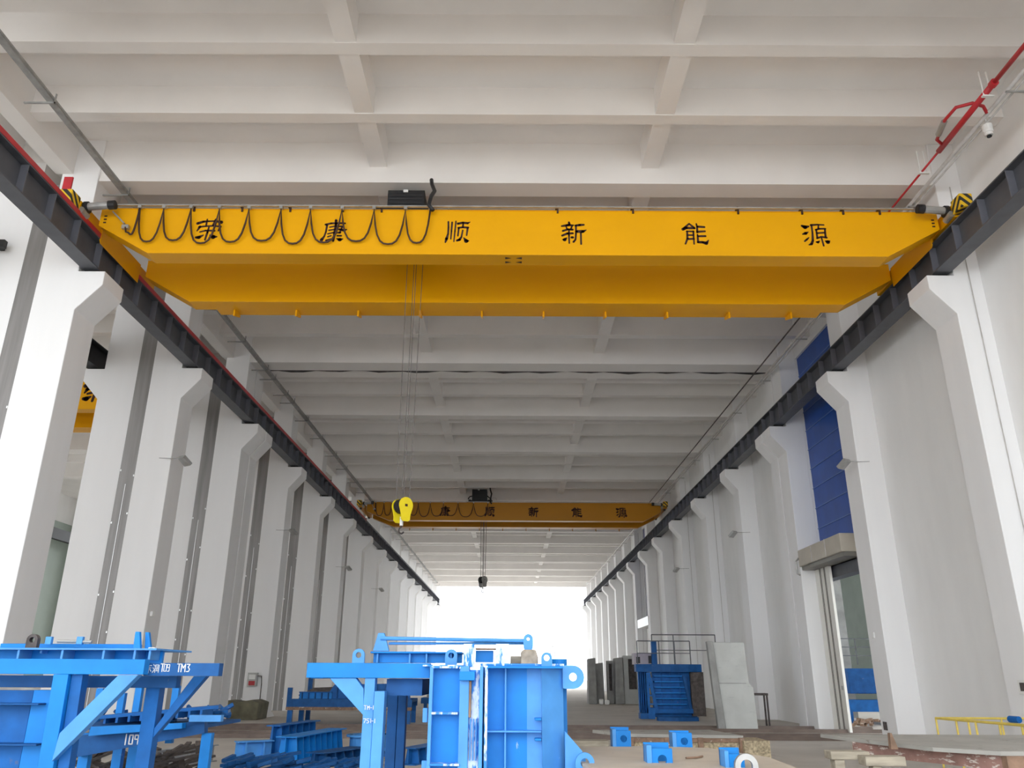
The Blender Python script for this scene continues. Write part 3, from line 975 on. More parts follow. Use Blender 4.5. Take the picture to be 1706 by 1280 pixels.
socket(XR - .03, XR, 22.0, 22.15, 2.55, 2.7, 'small white socket on the right column beside the door, at head height')
socket(XR - .02, XR, 22.05, 22.25, .3, .5, 'small dark grey vent low on the right column beside the door', 'scrap')
socket(XR - .04, XR, 15.75, 16.05, 1.3, 1.55, 'white switch box with dark cover on the nearest right column', 'plastic',
       'scrap')
socket(XL, XL + .06, 21.7, 21.85, 3.0, 3.12, 'small white socket on the second left column above the blue frame')

# olive covered crate between left columns
t = thing('covered_crate', 'low olive tarpaulin-covered crate between the left columns', 'crate', (-9.9, 31, 0))
MB().prism([(-10.45, 0), (-9.25, 0), (-9.2, .58), (-9.5, .68), (-10.0, .6), (-10.5, .66)], 'Y', 31.3, 32.6) \
    .build('tarpaulin', M['olive'], t, bevel=.03)
MB().box(-10.4, -9.3, 31.35, 32.5, 0, .12).build('base', M['wood'], t)

# ------------------------------------------------------------------ transfer rails across the floor
for k, y in enumerate((27.4, 25.9, 24.0, 22.8)):
    r = MB().box(-9.3, 11.5, y - .06, y + .06, 0.0, .05).box(-9.3, 11.5, y - .03, y + .03, .05, .1)
    tag(r.build('floor_rail', M['railsteel']),
        'rusty rail crossing the hall floor, %s from the camera of four' % ['farthest', 'second farthest',
                                                                         'second nearest', 'nearest'][k], 'rail',
        'floor rails')


# ------------------------------------------------------------------ central blue mould
def centre_mould():
    Y = 7.0
    t = thing('steel_mould', 'big bright blue steel mould in the centre with lifting eyes and white scuffs', 'mould',
              (0, Y + .5, 0))
    B, BL, SC = M['blue'], M['blue_light'], M['scuff']

    def pb(nm, m_, *bx, par=t, bevel=.004):
        mb = MB()
        for q in bx:
            pbox(mb, *q)
        return mb.build(nm, m_, par, bevel=bevel)
    pb('table_beam', B, (511, 1105, 716, 1130, Y, Y + .12))
    pb('table_beam', B, (511, 1105, 700, 1129, Y + .95, Y + 1.07))
    xl = X(511, Y)
    MB().box(xl, xl + .1, Y + .12, Y + .95, 1.56, 1.68).build('table_beam', B, t)
    xb = X(640, Y)
    MB().box(xb, xb + .3, Y + .12, Y + 1.2, 1.43, 1.56).build('cross_beam', M['blue_dark'], t)
    # legs: two channels back to back
    x = X(603, Y, 1200)
    MB().box(x, x + .085, Y + .02, Y + .14, 0, Z(1130, Y)).box(x + .09, x + .175, Y - .01, Y + .13, 0,
                                                             Z(1153, Y)).build('leg', BL, t, bevel=.004)
    x2 = X(645, Y + .95, 1200)
    MB().box(x2, x2 + .09, Y + .93, Y + 1.05, 0, 1.56).box(x2 + .095, x2 + .17, Y + .93, Y + 1.05, 0, 1.56) \
        .build('leg', M['blue_dark'], t, bevel=.004)
    MB().prism([(X(a, Y, b), Z(b, Y, a)) for a, b in ((548, 1130), (592, 1130), (605, 1148), (605, 1193))], 'Y', Y + .02,
               Y + .11).build('brace', BL, t, bevel=.004)
    ofs = MB()
    # painted leg marks  (TM-1 / 751-1 style chalk marks)
    T1 = [[(0, 0, 3), (14, 0, 3)], [(7, 0, 3), (7, 22, 3)], [(20, 22, 3), (20, 0, 3), (26, 12, 3), (32, 0, 3),
          (32, 22, 3)], [(38, 12, 3), (46, 12, 3)], [(54, 0, 3), (54, 22, 3)]]
    T2 = [[(0, 0, 3), (14, 0, 3), (5, 22, 3)], [(32, 0, 3), (20, 0, 3), (20, 10, 3), (32, 12, 3), (30, 22, 3),
          (19, 22, 3)], [(39, 2, 3), (43, 0, 3), (43, 22, 3)], [(49, 12, 3), (57, 12, 3)], [(66, 0, 3), (66, 22, 3)]]
    for st, px, py, w in ((T1, 607, 1177, .0014), (T2, 606, 1199, .0014)):
        mk = MB()
        strokes(mk, st, X(px, Y, py), Z(py, Y), w, w, Y - .012, c0=(0, 0), th=.002)
        mk.build('chalk_mark', M['plastic'], t)
    # upper channel frame
    U = Y + .35
    pb('upper_channel', B, (617, 1086, 770, 1089, U - .02, U + .4), (622, 1089, 770, 1105, U + .06, U + .09))
    for px in (627, 681, 709, 750):
        pb('rib', BL, (px, 1088, px + 3, 1105, U, U + .06))
    for px in (598, 752):
        mb = MB()
        cx, cz = X(px, U - .1, 1092), Z(1093, U - .1)
        mb.lug(cx, cz, .052, .025, U - .12, U - .09, foot=.09)
        mb.build('lifting_eye', BL, t)
    xa, xb_ = X(622, U, 1070), X(640, U, 1070)
    MB().prism([(xa, Z(1086, U)), (X(648, U, 1086), Z(1086, U)), (X(640, U, 1056), Z(1056, U)),
                (X(630, U, 1056), Z(1056, U))], 'Y', U, U + .05).build('bracket', BL, t, bevel=.003)
    MB().tube([(X(634, U, 1066), U + .0, Z(1065, U)), (X(876, U, 1066), U + .0, Z(1068, U))], .017, 8) \
        .tube([(X(646, U, 1074), U + .05, Z(1073, U)), (X(876, U, 1074), U + .05, Z(1072, U))], .012, 8) \
        .build('tie_rod', BL, t)
    mb = MB().lug(X(880, U, 1066), Z(1065, U), .042, .014, U - .03, U + .03, foot=.1)
    mb.build('lifting_eye', BL, t)
    for a, b in ((772, 790), (826, 848)):
        pb('upright_post', SC, (a, 1073, b, 1112, Y + .1, Y + .16))
    pb('upright_post', B, (792, 1084, 822, 1104, Y + .25, Y + .3))
    pb('rail_top', M['rust'], (792, 1080, 826, 1083, Y + .2, Y + .3))
    # body panels
    pb('end_panel', B, (716, 1114, 764, 1400, Y - .02, Y + .05))
    pb('edge_flange', BL, (711, 1112, 717, 1400, Y - .12, Y + .05))
    for q in ((716, 1110, 764, 1114), (717, 1187, 763, 1191), (714, 1273, 765, 1277)):
        pb('shelf_plate', SC, (*q, Y - .12, Y + .05))
    pb('hinge_channel', BL, (763, 1110, 779, 1400, Y - .1, Y + .08))
    pb('hinge_channel', SC, (779, 1116, 797, 1400, Y - .06, Y + .08))
    for q in (782, 787, 792):
        pb('hinge_rib', BL, (q, 1198, q + 2, 1268, Y - .09, Y - .06))
    pb('clamp_block', B, (765, 1119, 791, 1134, Y - .16, Y - .06))
    pb('rusty_slot', M['rust'], (781, 1135, 785, 1196, Y - .1, Y - .06))
    pb('edge_flange', BL, (797, 1110, 803, 1400, Y - .16, Y + .05))
    pb('edge_flange', SC, (806, 1112, 811, 1400, Y - .16, Y + .05))
    pb('main_panel', B, (800, 1112, 882, 1400, Y + .02, Y + .06))
    pb('top_plate', B, (812, 1110, 938, 1114, Y - .16, Y + .3))
    pb('rib', BL, (840, 1114, 843, 1400, Y - .06, Y + .02), (811, 1218, 902, 1221, Y - .1, Y + .02))
    # angled side panels
    x0, x1, x2_, x3 = X(878, Y, 1180), X(902, Y, 1180), X(940, Y, 1180), X(948, Y, 1180)
    MB().prism([(x0, Y + .02), (x1, Y - .02), (x1, Y + .05), (x0, Y + .06)], 'Z', 0, 1.655).build('side_panel', BL, t)
    MB().prism([(x1, Y - .1), (x2_, Y + .1), (x2_, Y + .2), (x1, Y)], 'Z', 0, 1.655).build('side_panel', BL, t)
    MB().box(x2_, x3, Y + .25, Y + .3, 0, 1.68).build('back_panel', B, t)
    for py in (1199, 1233):
        pb('latch', B, (891, py - 2, 902, py + 2, Y - .14, Y - .02))
    # large side eye
    cx, cz = X(955, Y, 1127), Z(1128, Y)
    mb = MB()
    n = 24
    outer = [(X(938, Y), cz - .092), (cx, cz - .092)] + [
        (cx + .092 * math.cos(math.radians(a)), cz + .092 * math.sin(math.radians(a))) for a in range(-80, 81, 16)] + [
        (cx, cz + .092), (X(938, Y), cz + .092)]
    # plate around a round hole: ring plus tail
    mb.lug(cx + .003, cz, .092, .033, Y + .05, Y + .09, n=32, tail=cx - X(938, Y))
    mb.build('side_lifting_eye', BL, t)
    mb = MB().lug(X(911, Y, 1097), Z(1096, Y), .045, .024, Y + .02, Y + .05, foot=.08)
    mb.build('lifting_eye', BL, t)
    MB().tube([(X(918, Y), Y + .06, Z(1090, Y)), (X(919, Y), Y + .06, Z(1080, Y)), (X(922, Y), Y + .06, Z(1076, Y)),
               (X(926, Y), Y + .06, Z(1080, Y)), (X(926, Y), Y + .06, Z(1094, Y))], .006, 6) \
        .build('ring', M['steel'], t)
    MB().tube([(X(935, Y), Y + .25, Z(1112, Y)), (X(935, Y), Y + .25, Z(1097, Y))], .068, 18).build('drum', B, t)
    # gusset
    MB().prism([(X(941, Y, 1222), Z(1218, Y)), (X(969, Y, 1250), Z(1250, Y)), (X(975, Y, 1250), Z(1262, Y)),
                (X(975, Y, 1290), .4), (X(941, Y, 1290), .4)], 'Y', Y - .02, Y + .04).build('gusset', BL, t)
    mb = MB().lug(X(972, Y, 1268), Z(1268, Y), .075, .034, Y - .14, Y - .1, foot=.5)
    mb.build('lifting_eye', BL, t)
    # top rim lip with scuffs
    pb('rim', SC, (704, 1108, 770, 1111, Y - .1, Y + .1), (800, 1106, 940, 1110, Y + .05, Y + .2))
    # back wall of the mould so that it has body from the side
    MB().box(X(716, Y), x3, Y + 1.5, Y + 1.56, 0, 1.6).box(X(716, Y), X(720, Y), Y + .05, Y + 1.5, 0, 1.6) \
        .box(x3 - .03, x3, Y + .3, Y + 1.5, 0, 1.6).build('shell', M['blue_dark'], t)
    # small side lugs left
    pb('bolt', BL, (704, 1180, 712, 1204, Y - .02, Y + .02))
    pb('bolt', BL, (702, 1268, 714, 1285, Y - .04, Y))
    return t


centre_mould()
b = MB()
x0, x1 = X(868, 7, 1095), X(895, 7, 1095)
z0, z1 = Z(1107, 7), Z(1082, 7)
b.prism([(x0, z0), (x1 + .01, z0), (x1 + .01, z0 + .06), (x1 - .01, z1), (x0 + .02, z1), (x0, z0 + .1)], 'Y', 7.08, 7.26)
tag(b.build('concrete_block', M['grime'], bevel=.01), 'small grubby block lying on the rim of the central blue mould',
    'block')
b = MB().box(X(850, 7.2, 1100), X(870, 7.2, 1100), 7.3, 7.42, Z(1107, 7.2), Z(1093, 7.2))
tag(b.build('timber_block', M['wood'], bevel=.008), 'smaller brown block beside the grubby block on the mould rim',
    'block')


# ------------------------------------------------------------------ left blue mould and frame
def left_mould():
    Y = 7.0
    t = thing('steel_mould', 'blue steel mould frame at the left edge with white painted lettering on its beam',
              'mould', (-3.6, Y + .6, 0))
    B, BL, DK = M['blue'], M['blue_light'], M['blue_dark']

    def pb(nm, m_, *bx, bevel=.004, par=t):
        mb = MB()
        for q in bx:
            pbox(mb, *q)
        return mb.build(nm, m_, par, bevel=bevel)
    xe = X(240, Y, 1112)
    MB().box(-5.6, xe, Y, Y + .1, 1.585, 1.705).build('front_beam', B, t, bevel=.004)
    # dark beam turning back to the right
    Yb = Y + .12
    bx = MB().box(xe - .05, X(365, Yb, 1115), Yb, Yb + .1, Z(1127, Yb, 360), Z(1105, Yb, 300))
    bm = bx.build('end_beam', DK, t, bevel=.004)
    zt = Z(1115, Yb, 300)
    s = .0023
    cjk1 = [[(2, 6, 3), (28, 6, 3)], [(14, 0, 3), (10, 12, 3)], [(4, 14, 3), (26, 14, 3)], [(15, 6, 3), (15, 32, 3)],
            [(9, 18, 3), (2, 28, 3)], [(20, 18, 3), (28, 26, 3)]]
    cjk2 = [[(2, 2, 3), (6, 7, 3)], [(0, 13, 3), (5, 17, 3)], [(0, 30, 3), (8, 20, 3)], [(12, 4, 3), (12, 30, 3)],
            [(12, 4, 3), (30, 4, 3), (30, 30, 3)], [(17, 10, 3), (26, 10, 3)], [(17, 17, 3), (26, 17, 3)],
            [(17, 24, 3), (26, 24, 3)], [(21, 10, 3), (21, 24, 3)]]
    T = [[(0, 0, 4), (16, 0, 4)], [(8, 0, 4), (8, 30, 4)]]
    O = [[(2, 2, 3), (14, 2, 3), (14, 28, 3), (2, 28, 3), (2, 2, 3)]]
    N9 = [[(14, 14, 3), (2, 14, 3), (2, 2, 3), (14, 2, 3), (14, 28, 3), (4, 28, 3)]]
    Mm = [[(0, 30, 4), (0, 0, 4), (9, 16, 4), (18, 0, 4), (18, 30, 4)]]
    N3 = [[(0, 1, 4), (14, 1, 4), (6, 12, 4), (14, 20, 4), (10, 29, 4), (0, 29, 4)]]
    for st, px in ((cjk1, 243), (cjk2, 254.5), (T, 267.5), (O, 272.5), (N9, 277.5), (T, 295), (Mm, 302), (N3, 311)):
        ss = s * .72 if st in (cjk1, cjk2, O, N9) else s * .78
        mk = MB()
        strokes(mk, st, X(px, Yb, 1115), zt + .04, ss, s if st in (cjk1, cjk2) else s * .9, Yb, c0=(0, 0), th=.002)
        mk.build('painted_character', M['plastic'], bm)
    # legs and braces
    xa = X(62, Y, 1270)
    lg = MB().bar((X(78, Y, 1280) - .0, Y + .05, 0), (X(101, Y, 1124), Y + .05, 1.585), .125, .09, (0, 1, 0))
    lg.build('leg', B, t, bevel=.004)
    MB().bar((X(101, Y, 1280) + .02, Y + .1, 0), (X(121, Y, 1140), Y + .1, 1.585), .09, .1, (0, 1, 0)) \
        .build('leg', M['blue_mid'], t)
    MB().prism([(X(a, Y, b), Z(b, Y, a)) for a, b in ((199, 1125), (232, 1125), (88, 1269), (101, 1222))], 'Y', Y - .02,
               Y + .07).build('brace', BL, t, bevel=.004)
    Yr = Y + .5
    MB().bar((X(240, Yr, 1280), Yr, 0), (X(262, Yr, 1130), Yr, 1.57), .12, .12, (0, 1, 0)) \
        .build('leg', M['blue_mid'], t, bevel=.004)
    MB().prism([(X(a, Yr, b), Z(b, Yr, a)) for a, b in ((326, 1127), (347, 1127), (244, 1246), (249, 1229))], 'Y',
               Yr - .05, Yr + .04).build('brace', M['blue_mid'], t, bevel=.004)
    pb('lower_channel', DK, (-60, 1126, 294, 1146, Y + .35, Y + .45))
    pb('channel_lip', BL, (119, 1126, 125, 1147, Y + .1, Y + .3), (110, 1145, 125, 1148, Y + .1, Y + .3))
    # upper frame with ribs
    U = Y + .45
    xr = X(270, U, 1083)
    MB().box(-5.8, xr, U - .12, U + .7, Z(1084, U, 200), Z(1081, U, 200)).build('upper_plate', BL, t)
    MB().box(-5.8, xr - .03, U + .1, U + .14, 1.68, Z(1084, U, 200)).build('upper_web', B, t)
    for px in (28, 101, 170, 222, 247):
        pb('rib', BL, (px, 1080, px + 4, 1100, U - .1, U + .1))
    pb('bolt', BL, (66, 1083, 70, 1089, U, U + .1))
    pb('top_ridge', B, (0, 1073, 225, 1080, U + .3, U + .45))
    for px in (48,):
        mb = MB().lug(X(px, U, 1066), Z(1066, U, px), .05, .024, U + .05, U + .1, foot=.08)
        mb.build('lifting_eye', M['scrap'], t)
    for px in (80, 132):
        pb('rod_block', BL, (px - 5, 1061, px + 5, 1074, U + .1, U + .14))
    MB().tube([(X(84, U, 1068), U + .12, Z(1068, U, 84)), (X(142, U, 1068), U + .12, Z(1069, U, 140))], .014, 8) \
        .build('tie_rod', M['steel'], t)
    mb = MB()
    mb.prism([(X(223, U, 1081), Z(1081, U, 232)), (X(235, U, 1081), Z(1081, U, 232)), (X(234, U, 1053), Z(1053, U, 232)),
              (X(227, U, 1053), Z(1053, U, 232))], 'Y', U - .02, U + .02)
    mb.prism([(X(236, U, 1081), Z(1081, U, 232)), (X(246, U, 1081), Z(1081, U, 232)), (X(243, U, 1053), Z(1053, U, 232)),
              (X(237, U, 1053), Z(1053, U, 232))], 'Y', U + .06, U + .1)
    mb.build('upright_lug', B, t, bevel=.003)
    MB().box(X(247, U, 1082), X(258, U, 1082), U, U + .06, Z(1081, U, 250), Z(1079, U, 250)) \
        .build('white_pad', M['plastic'], t)
    # curved mould shell behind the leg, with ribs
    pb('shell_panel', M['blue_mid'], (-90, 1150, 30, 1420, Y + .35, Y + .4))
    pb('shell_panel', B, (30, 1150, 62, 1420, Y + .3, Y + .4))
    pb('shell_panel', DK, (60, 1140, 112, 1420, Y + .5, Y + .6))
    pb('shell_rib', DK, (-90, 1172, 64, 1175, Y + .18, Y + .35), (-90, 1240, 60, 1243, Y + .18, Y + .35))
    return t


left_mould()


def channel_stack(t, x0, x1, y0, y1, z0, z1, m1, ribs, nm='panel'):
    """mould panel lying flat: face plate with flanges and ribs"""
    MB().box(x0, x1, y0, y0 + .03, z0, z1).build(nm, m1, t)
    MB().box(x0, x1, y0 - .08, y1, z1 - .03, z1).box(x0, x1, y0 - .08, y1, z0, z0 + .03).build('flange', m1, t)
    for k in range(ribs):
        x = x0 + (x1 - x0) * (k + .5) / ribs
        MB().box(x - .012, x + .012, y0 - .07, y0, z0 + .03, z1 - .03).build('rib', m1, t)


# second mould frame behind the left one, with chalk number 109
t = thing('mould_frame', 'dusty blue steel mould table with white number behind the left mould frame', 'mould',
          (-4.8, 10.6, 0))
Yq = 10.5
b = MB()
b.prism([(X(132, Yq, 1240), Z(1262, Yq, 132)), (X(342, Yq, 1210), Z(1222, Yq, 340)), (X(342, Yq, 1190), Z(1200, Yq, 340)),
         (X(132, Yq, 1215), Z(1226, Yq, 132))], 'Y', Yq, Yq + .12)
sidebeam = b.build('side_beam', M['blue_dark'], t)
mk = MB()
one = [[(0, 0, 4), (0, 30, 4)]]
nine = [[(14, 14, 4), (2, 14, 4), (2, 2, 4), (14, 2, 4), (14, 28, 4)]]
zero = [[(2, 2, 4), (14, 2, 4), (14, 28, 4), (2, 28, 4), (2, 2, 4)]]
for st, px in ((one, 210), (zero, 215), (nine, 224)):
    strokes(mk, st, X(px, Yq, 1230), Z(1224, Yq, 217), .0034, .0038, Yq, c0=(0, 0), th=.003)
mk.build('chalk_number', M['plastic'], sidebeam)
b = MB()
b.prism([(X(160, Yq, 1210), Z(1225, Yq, 160)), (X(312, Yq, 1205), Z(1213, Yq, 312)), (X(312, Yq, 1200), Z(1204, Yq, 312)),
         (X(162, Yq, 1210), Z(1210, Yq, 162))], 'Y', Yq - .15, Yq - .03)
b.build('loose_channel', M['blue'], t)
pb_ = MB()
pbox(pb_, 315, 1192, 368, 1203, Yq - .1, Yq)
pb_.build('loose_channel', M['blue_light'], t)
MB().box(-6.5, -3.95, 10.75, 12.6, .93, .97).build('deck_plate', M['blue_dark'], t)
b = MB()
for k in range(2):
    b.bar((X(158, 11, 1200), 11.2 + k * .4, Z(1196 + k * 10, 11, 160)), (X(343, 11, 1190), 11.5 + k * .4,
                                                                      Z(1180 + k * 10, 11, 343)), .3, .04)
b.build('deck_rail', M['blue_mid'], t)
for k in range(9):
    px = 168 + k * 20
    MB().box(X(px, 11, 1190), X(px, 11, 1190) + .03, 11.1, 11.5, Z(1207 - k * 1.5, 11, px), Z(1196 - k * 1.5, 11, px)) \
        .build('rib', M['blue_mid'], t)
for px, y in ((334, 10.55), (215, 11.6), (190, 11.6), (134, 10.6)):
    x = X(px, y, 1240)
    MB().box(x, x + .12, y, y + .1, 0, Z(1222, y, px)).build('leg', M['blue'], t)
for px, pt in ((157, 1147), (222, 1145), (284, 1143), (195, 1155)):
    x = X(px, 11.8, 1170)
    MB().box(x, x + .09, 11.8, 11.88, .7, Z(pt, 11.8, px)).build('upright', M['blue'], t)
b = MB()
for k in range(60):
    x, y, z = random.uniform(-6.3, -3.9), random.uniform(11.5, 12.5), random.uniform(1.0, 1.12)
    b.tube([(x, y, z), (x + random.uniform(-.12, .12), y + .05, z + random.uniform(-.03, .08))], .03, 6)
o = b.build('loose_clamps', M['blue_dark'], t)
o['kind'] = 'stuff'
# dark scrap under it
b = MB()
for k in range(90):
    x, y = random.uniform(-6.6, -4.75), random.uniform(12.3, 14.2)
    a, l = random.uniform(0, 3.1), random.uniform(.1, .38)
    z = random.uniform(.05, .45)
    b.bar((x - l * math.cos(a), y - l * math.sin(a), z), (x + l * math.cos(a), y + l * math.sin(a), z + .12), .08, .03)
o = b.build('scrap_heap', M['scrap'])
tag(o, 'heap of dark steel offcuts on the floor under the numbered mould table', 'scrap')
o['kind'] = 'stuff'


# ------------------------------------------------------------------ loose mould parts on the floor, left of centre
def ribbed_piece(x0, y0, x1, y1, w, h, m_, lab, ribs=6, z=0.0, tilt=0.0, grp='loose blue mould parts on the floor'):
    """long ribbed side form lying on the floor from (x0,y0) to (x1,y1)"""
    L = math.hypot(x1 - x0, y1 - y0)
    t = thing('side_form', lab, 'mould part', (x0, y0, z), grp)
    t.rotation_euler = (0, -tilt, math.atan2(y1 - y0, x1 - x0))

    def loc(mb, nm, m__):
        o = mb.build(nm, m__, None)
        o.parent = t
        return o
    loc(MB().box(0, L, 0, .02, 0, h), 'web', m_)
    loc(MB().box(0, L, -w / 2, w / 2, h - .02, h).box(0, L, -w / 2, w / 2, 0, .02), 'flange', m_)
    for k in range(ribs):
        x = L * (k + .5) / ribs
        loc(MB().prism([(-w / 2, .02), (w / 2, .02), (w / 2 * .7, h - .02), (-w / 2 * .7, h - .02)], 'X', x - .012,
                       x + .012), 'rib', m_)
    return t


ribbed_piece(-4.15, 16.05, -3.72, 18.6, .42, .5, M['blue'],
             'upright ribbed blue side form on the floor, left of the frame leg', 9)
ribbed_piece(-4.75, 17.3, -4.4, 19.3, .3, .62, M['blue_mid'],
             'taller ribbed blue side form just behind the upright one', 6)
ribbed_piece(-5.05, 16.0, -4.5, 16.4, .22, .42, M['blue_light'], 'pale short blue side form, near the scrap', 2)
ribbed_piece(-3.55, 15.85, -3.0, 17.2, .4, .25, M['blue_dark'],
             'dusty ribbed side form lying low beside the frame leg', 5)
ribbed_piece(-6.5, 15.4, -5.75, 16.9, .22, .3, M['steel'],
             'grey side form lying at the foot of the numbered table', 4)
ribbed_piece(-1.9, 16.3, -1.45, 17.6, .3, .3, M['blue_mid'], 'dark blue side form lying behind the frame legs', 4)
t = thing('ring_form', 'round blue ribbed ring lying on the floor behind the frame leg', 'mould part', (-3.0, 18.3, .1))
rg = MB()
n = 24
for k in range(n):
    a0, a1 = 2 * math.pi * k / n, 2 * math.pi * (k + 1) / n
    for (r0, r1, z0, z1) in ((.5, .55, .1, .4), (.45, .65, .36, .4), (.45, .65, .1, .14)):
        q = [(-3.0 + r * math.cos(a) * .7, 18.3 + r * math.sin(a) * .7) for r, a in
             ((r0, a0), (r1, a0), (r1, a1), (r0, a1))]
        rg.hexa([(q[0][0], q[0][1], z0), (q[1][0], q[1][1], z0), (q[2][0], q[2][1], z0), (q[3][0], q[3][1], z0),
                 (q[0][0], q[0][1], z1), (q[1][0], q[1][1], z1), (q[2][0], q[2][1], z1), (q[3][0], q[3][1], z1)])
rg.build('ring', M['blue_light'], t)
MB().box(-3.45, -2.55, 17.85, 18.75, 0, .1).build('base_plate', M['blue_dark'], t)
b = MB()
for k in range(60):
    x, y = random.uniform(-5.0, -2.2), random.uniform(14.7, 15.5)
    a, l = random.uniform(.2, 1.3), random.uniform(.08, .25)
    z = random.uniform(.04, .22)
    b.bar((x - l * math.cos(a), y - l * math.sin(a), z), (x + l * math.cos(a), y + l * math.sin(a), z + .06), .09, .05)
o = b.build('steel_offcuts', M['blue_dark'])
tag(o, 'jumble of small blue and rusty offcuts on the floor before the side forms', 'scrap')
o['kind'] = 'stuff'
for k, (x, y, a) in enumerate(((-2.6, 16.3, .5), (-2.5, 17.2, .6))):
    q = MB().bar((x - .3 * math.cos(a), y - .3 * math.sin(a), .02), (x + .3 * math.cos(a), y + .3 * math.sin(a), .05), .16, .06)
    tag(q.build('timber_plank', M['wood']), ['short timber plank lying beside the low dusty form',
                                             'second timber plank, farther from the camera, by the blue ring'][k], 'plank')
for k, x in enumerate((-1.28, -1.02)):
    tag(MB().tube([(x, 16.8, 0), (x, 16.8, .62)], .018, 6).build('steel_pin', M['scrap']),
        ['thin upright steel pin left of its pair behind the frame', 'thin upright steel pin right of its pair behind the frame'][k], 'pin')

# ------------------------------------------------------------------ blue rack table, left middle distance
t = thing('steel_rack', 'low dusty blue steel table loaded with mould parts, in the left middle distance', 'rack',
          (-6, 29.3, 0))
MB().box(-7.5, -3.3, 28.6, 28.75, .55, .8).build('front_beam', M['blue_dark'], t)
MB().box(-7.5, -3.3, 30.2, 30.35, .55, .8).build('rear_beam', M['blue_dark'], t)
MB().box(-7.5, -3.3, 28.58, 28.7, .45, .55).build('lower_edge', M['rust'], t)
MB().box(-7.5, -3.3, 28.75, 30.2, .7, .76).build('deck', M['blue_dark'], t)
for x in (-7.45, -3.5):
    for y in (28.62, 30.2):
        MB().box(x, x + .16, y, y + .14, 0, .56).build('leg', M['blue_mid'], t)
MB().box(-7.5, -7.35, 28.6, 28.7, .8, 1.15).build('end_stop', M['blue_dark'], t)
t2 = thing('side_form', 'ribbed blue form on the low rack table with chamfered end', 'mould part', (-5.3, 28.8, .8),
           'forms on the rack')
MB().prism([(-6.3, .8), (-6.0, 1.25), (-3.5, 1.3), (-3.4, .8)], 'Y', 28.9, 29.0).build('web', M['blue_mid'], t2)
for k in range(7):
    MB().box(-5.9 + k * .33, -5.86 + k * .33, 28.8, 28.9, .82, 1.22).build('rib', M['blue_dark'], t2)
t2 = thing('side_form', 'long thin dark bars laid across the rack table', 'mould part', (-6.6, 29.3, .8),
           'forms on the rack')
for k in range(6):
    MB().bar((-7.2 + k * .05, 29.0 + k * .18, .9 + k * .04), (-5.6 + k * .1, 29.1 + k * .18, .98 + k * .04), .08, .06) \
        .build('bar', M['scrap'], t2)
for k, (x, y, l, h, lab) in enumerate(((-7.15, 28.86, 1.1, .22, 'low dark blue form at the left end of the rack table'),
                                     (-4.6, 29.75, 1.1, .42, 'blue ribbed form at the right end of the rack table'))):
    t2 = thing('side_form', lab, 'mould part', (x, y, .8), 'forms on the rack')
    MB().box(x, x + l, y, y + .05, .8, .8 + h).build('web', M['blue'], t2)
    MB().box(x, x + l, y - .1, y + .1, .8 + h - .03, .8 + h).build('flange', M['blue_mid'], t2)
    for j in range(5):
        MB().box(x + l * (j + .4) / 5, x + l * (j + .4) / 5 + .03, y - .09, y, .8, .8 + h - .03) \
            .build('rib', M['blue_dark'], t2)
t2 = thing('portal_frame', 'blue portal frame standing behind the low rack table', 'frame', (-6.5, 31, 0))
MB().box(-7.4, -7.25, 31, 31.12, 0, 1.6).build('post', M['blue_dark'], t2)
MB().box(-5.3, -5.15, 31, 31.12, 0, 1.6).build('post', M['blue_dark'], t2)
MB().box(-7.4, -5.15, 31, 31.12, 1.5, 1.72).build('crossbar', M['blue_light'], t2)
t = thing('steel_rack', 'second low blue rack seen between the central frame legs', 'rack', (-2.3, 33, 0))
MB().box(-3.4, -1.6, 32.4, 33.6, .55, .75).build('deck', M['blue_dark'], t)
for x in (-3.3, -1.8):
    MB().box(x, x + .12, 32.5, 32.6, 0, .56).build('leg', M['blue_dark'], t)
MB().box(-3.2, -2.0, 32.6, 33.4, .75, 1.0).build('load', M['concrete'], t)

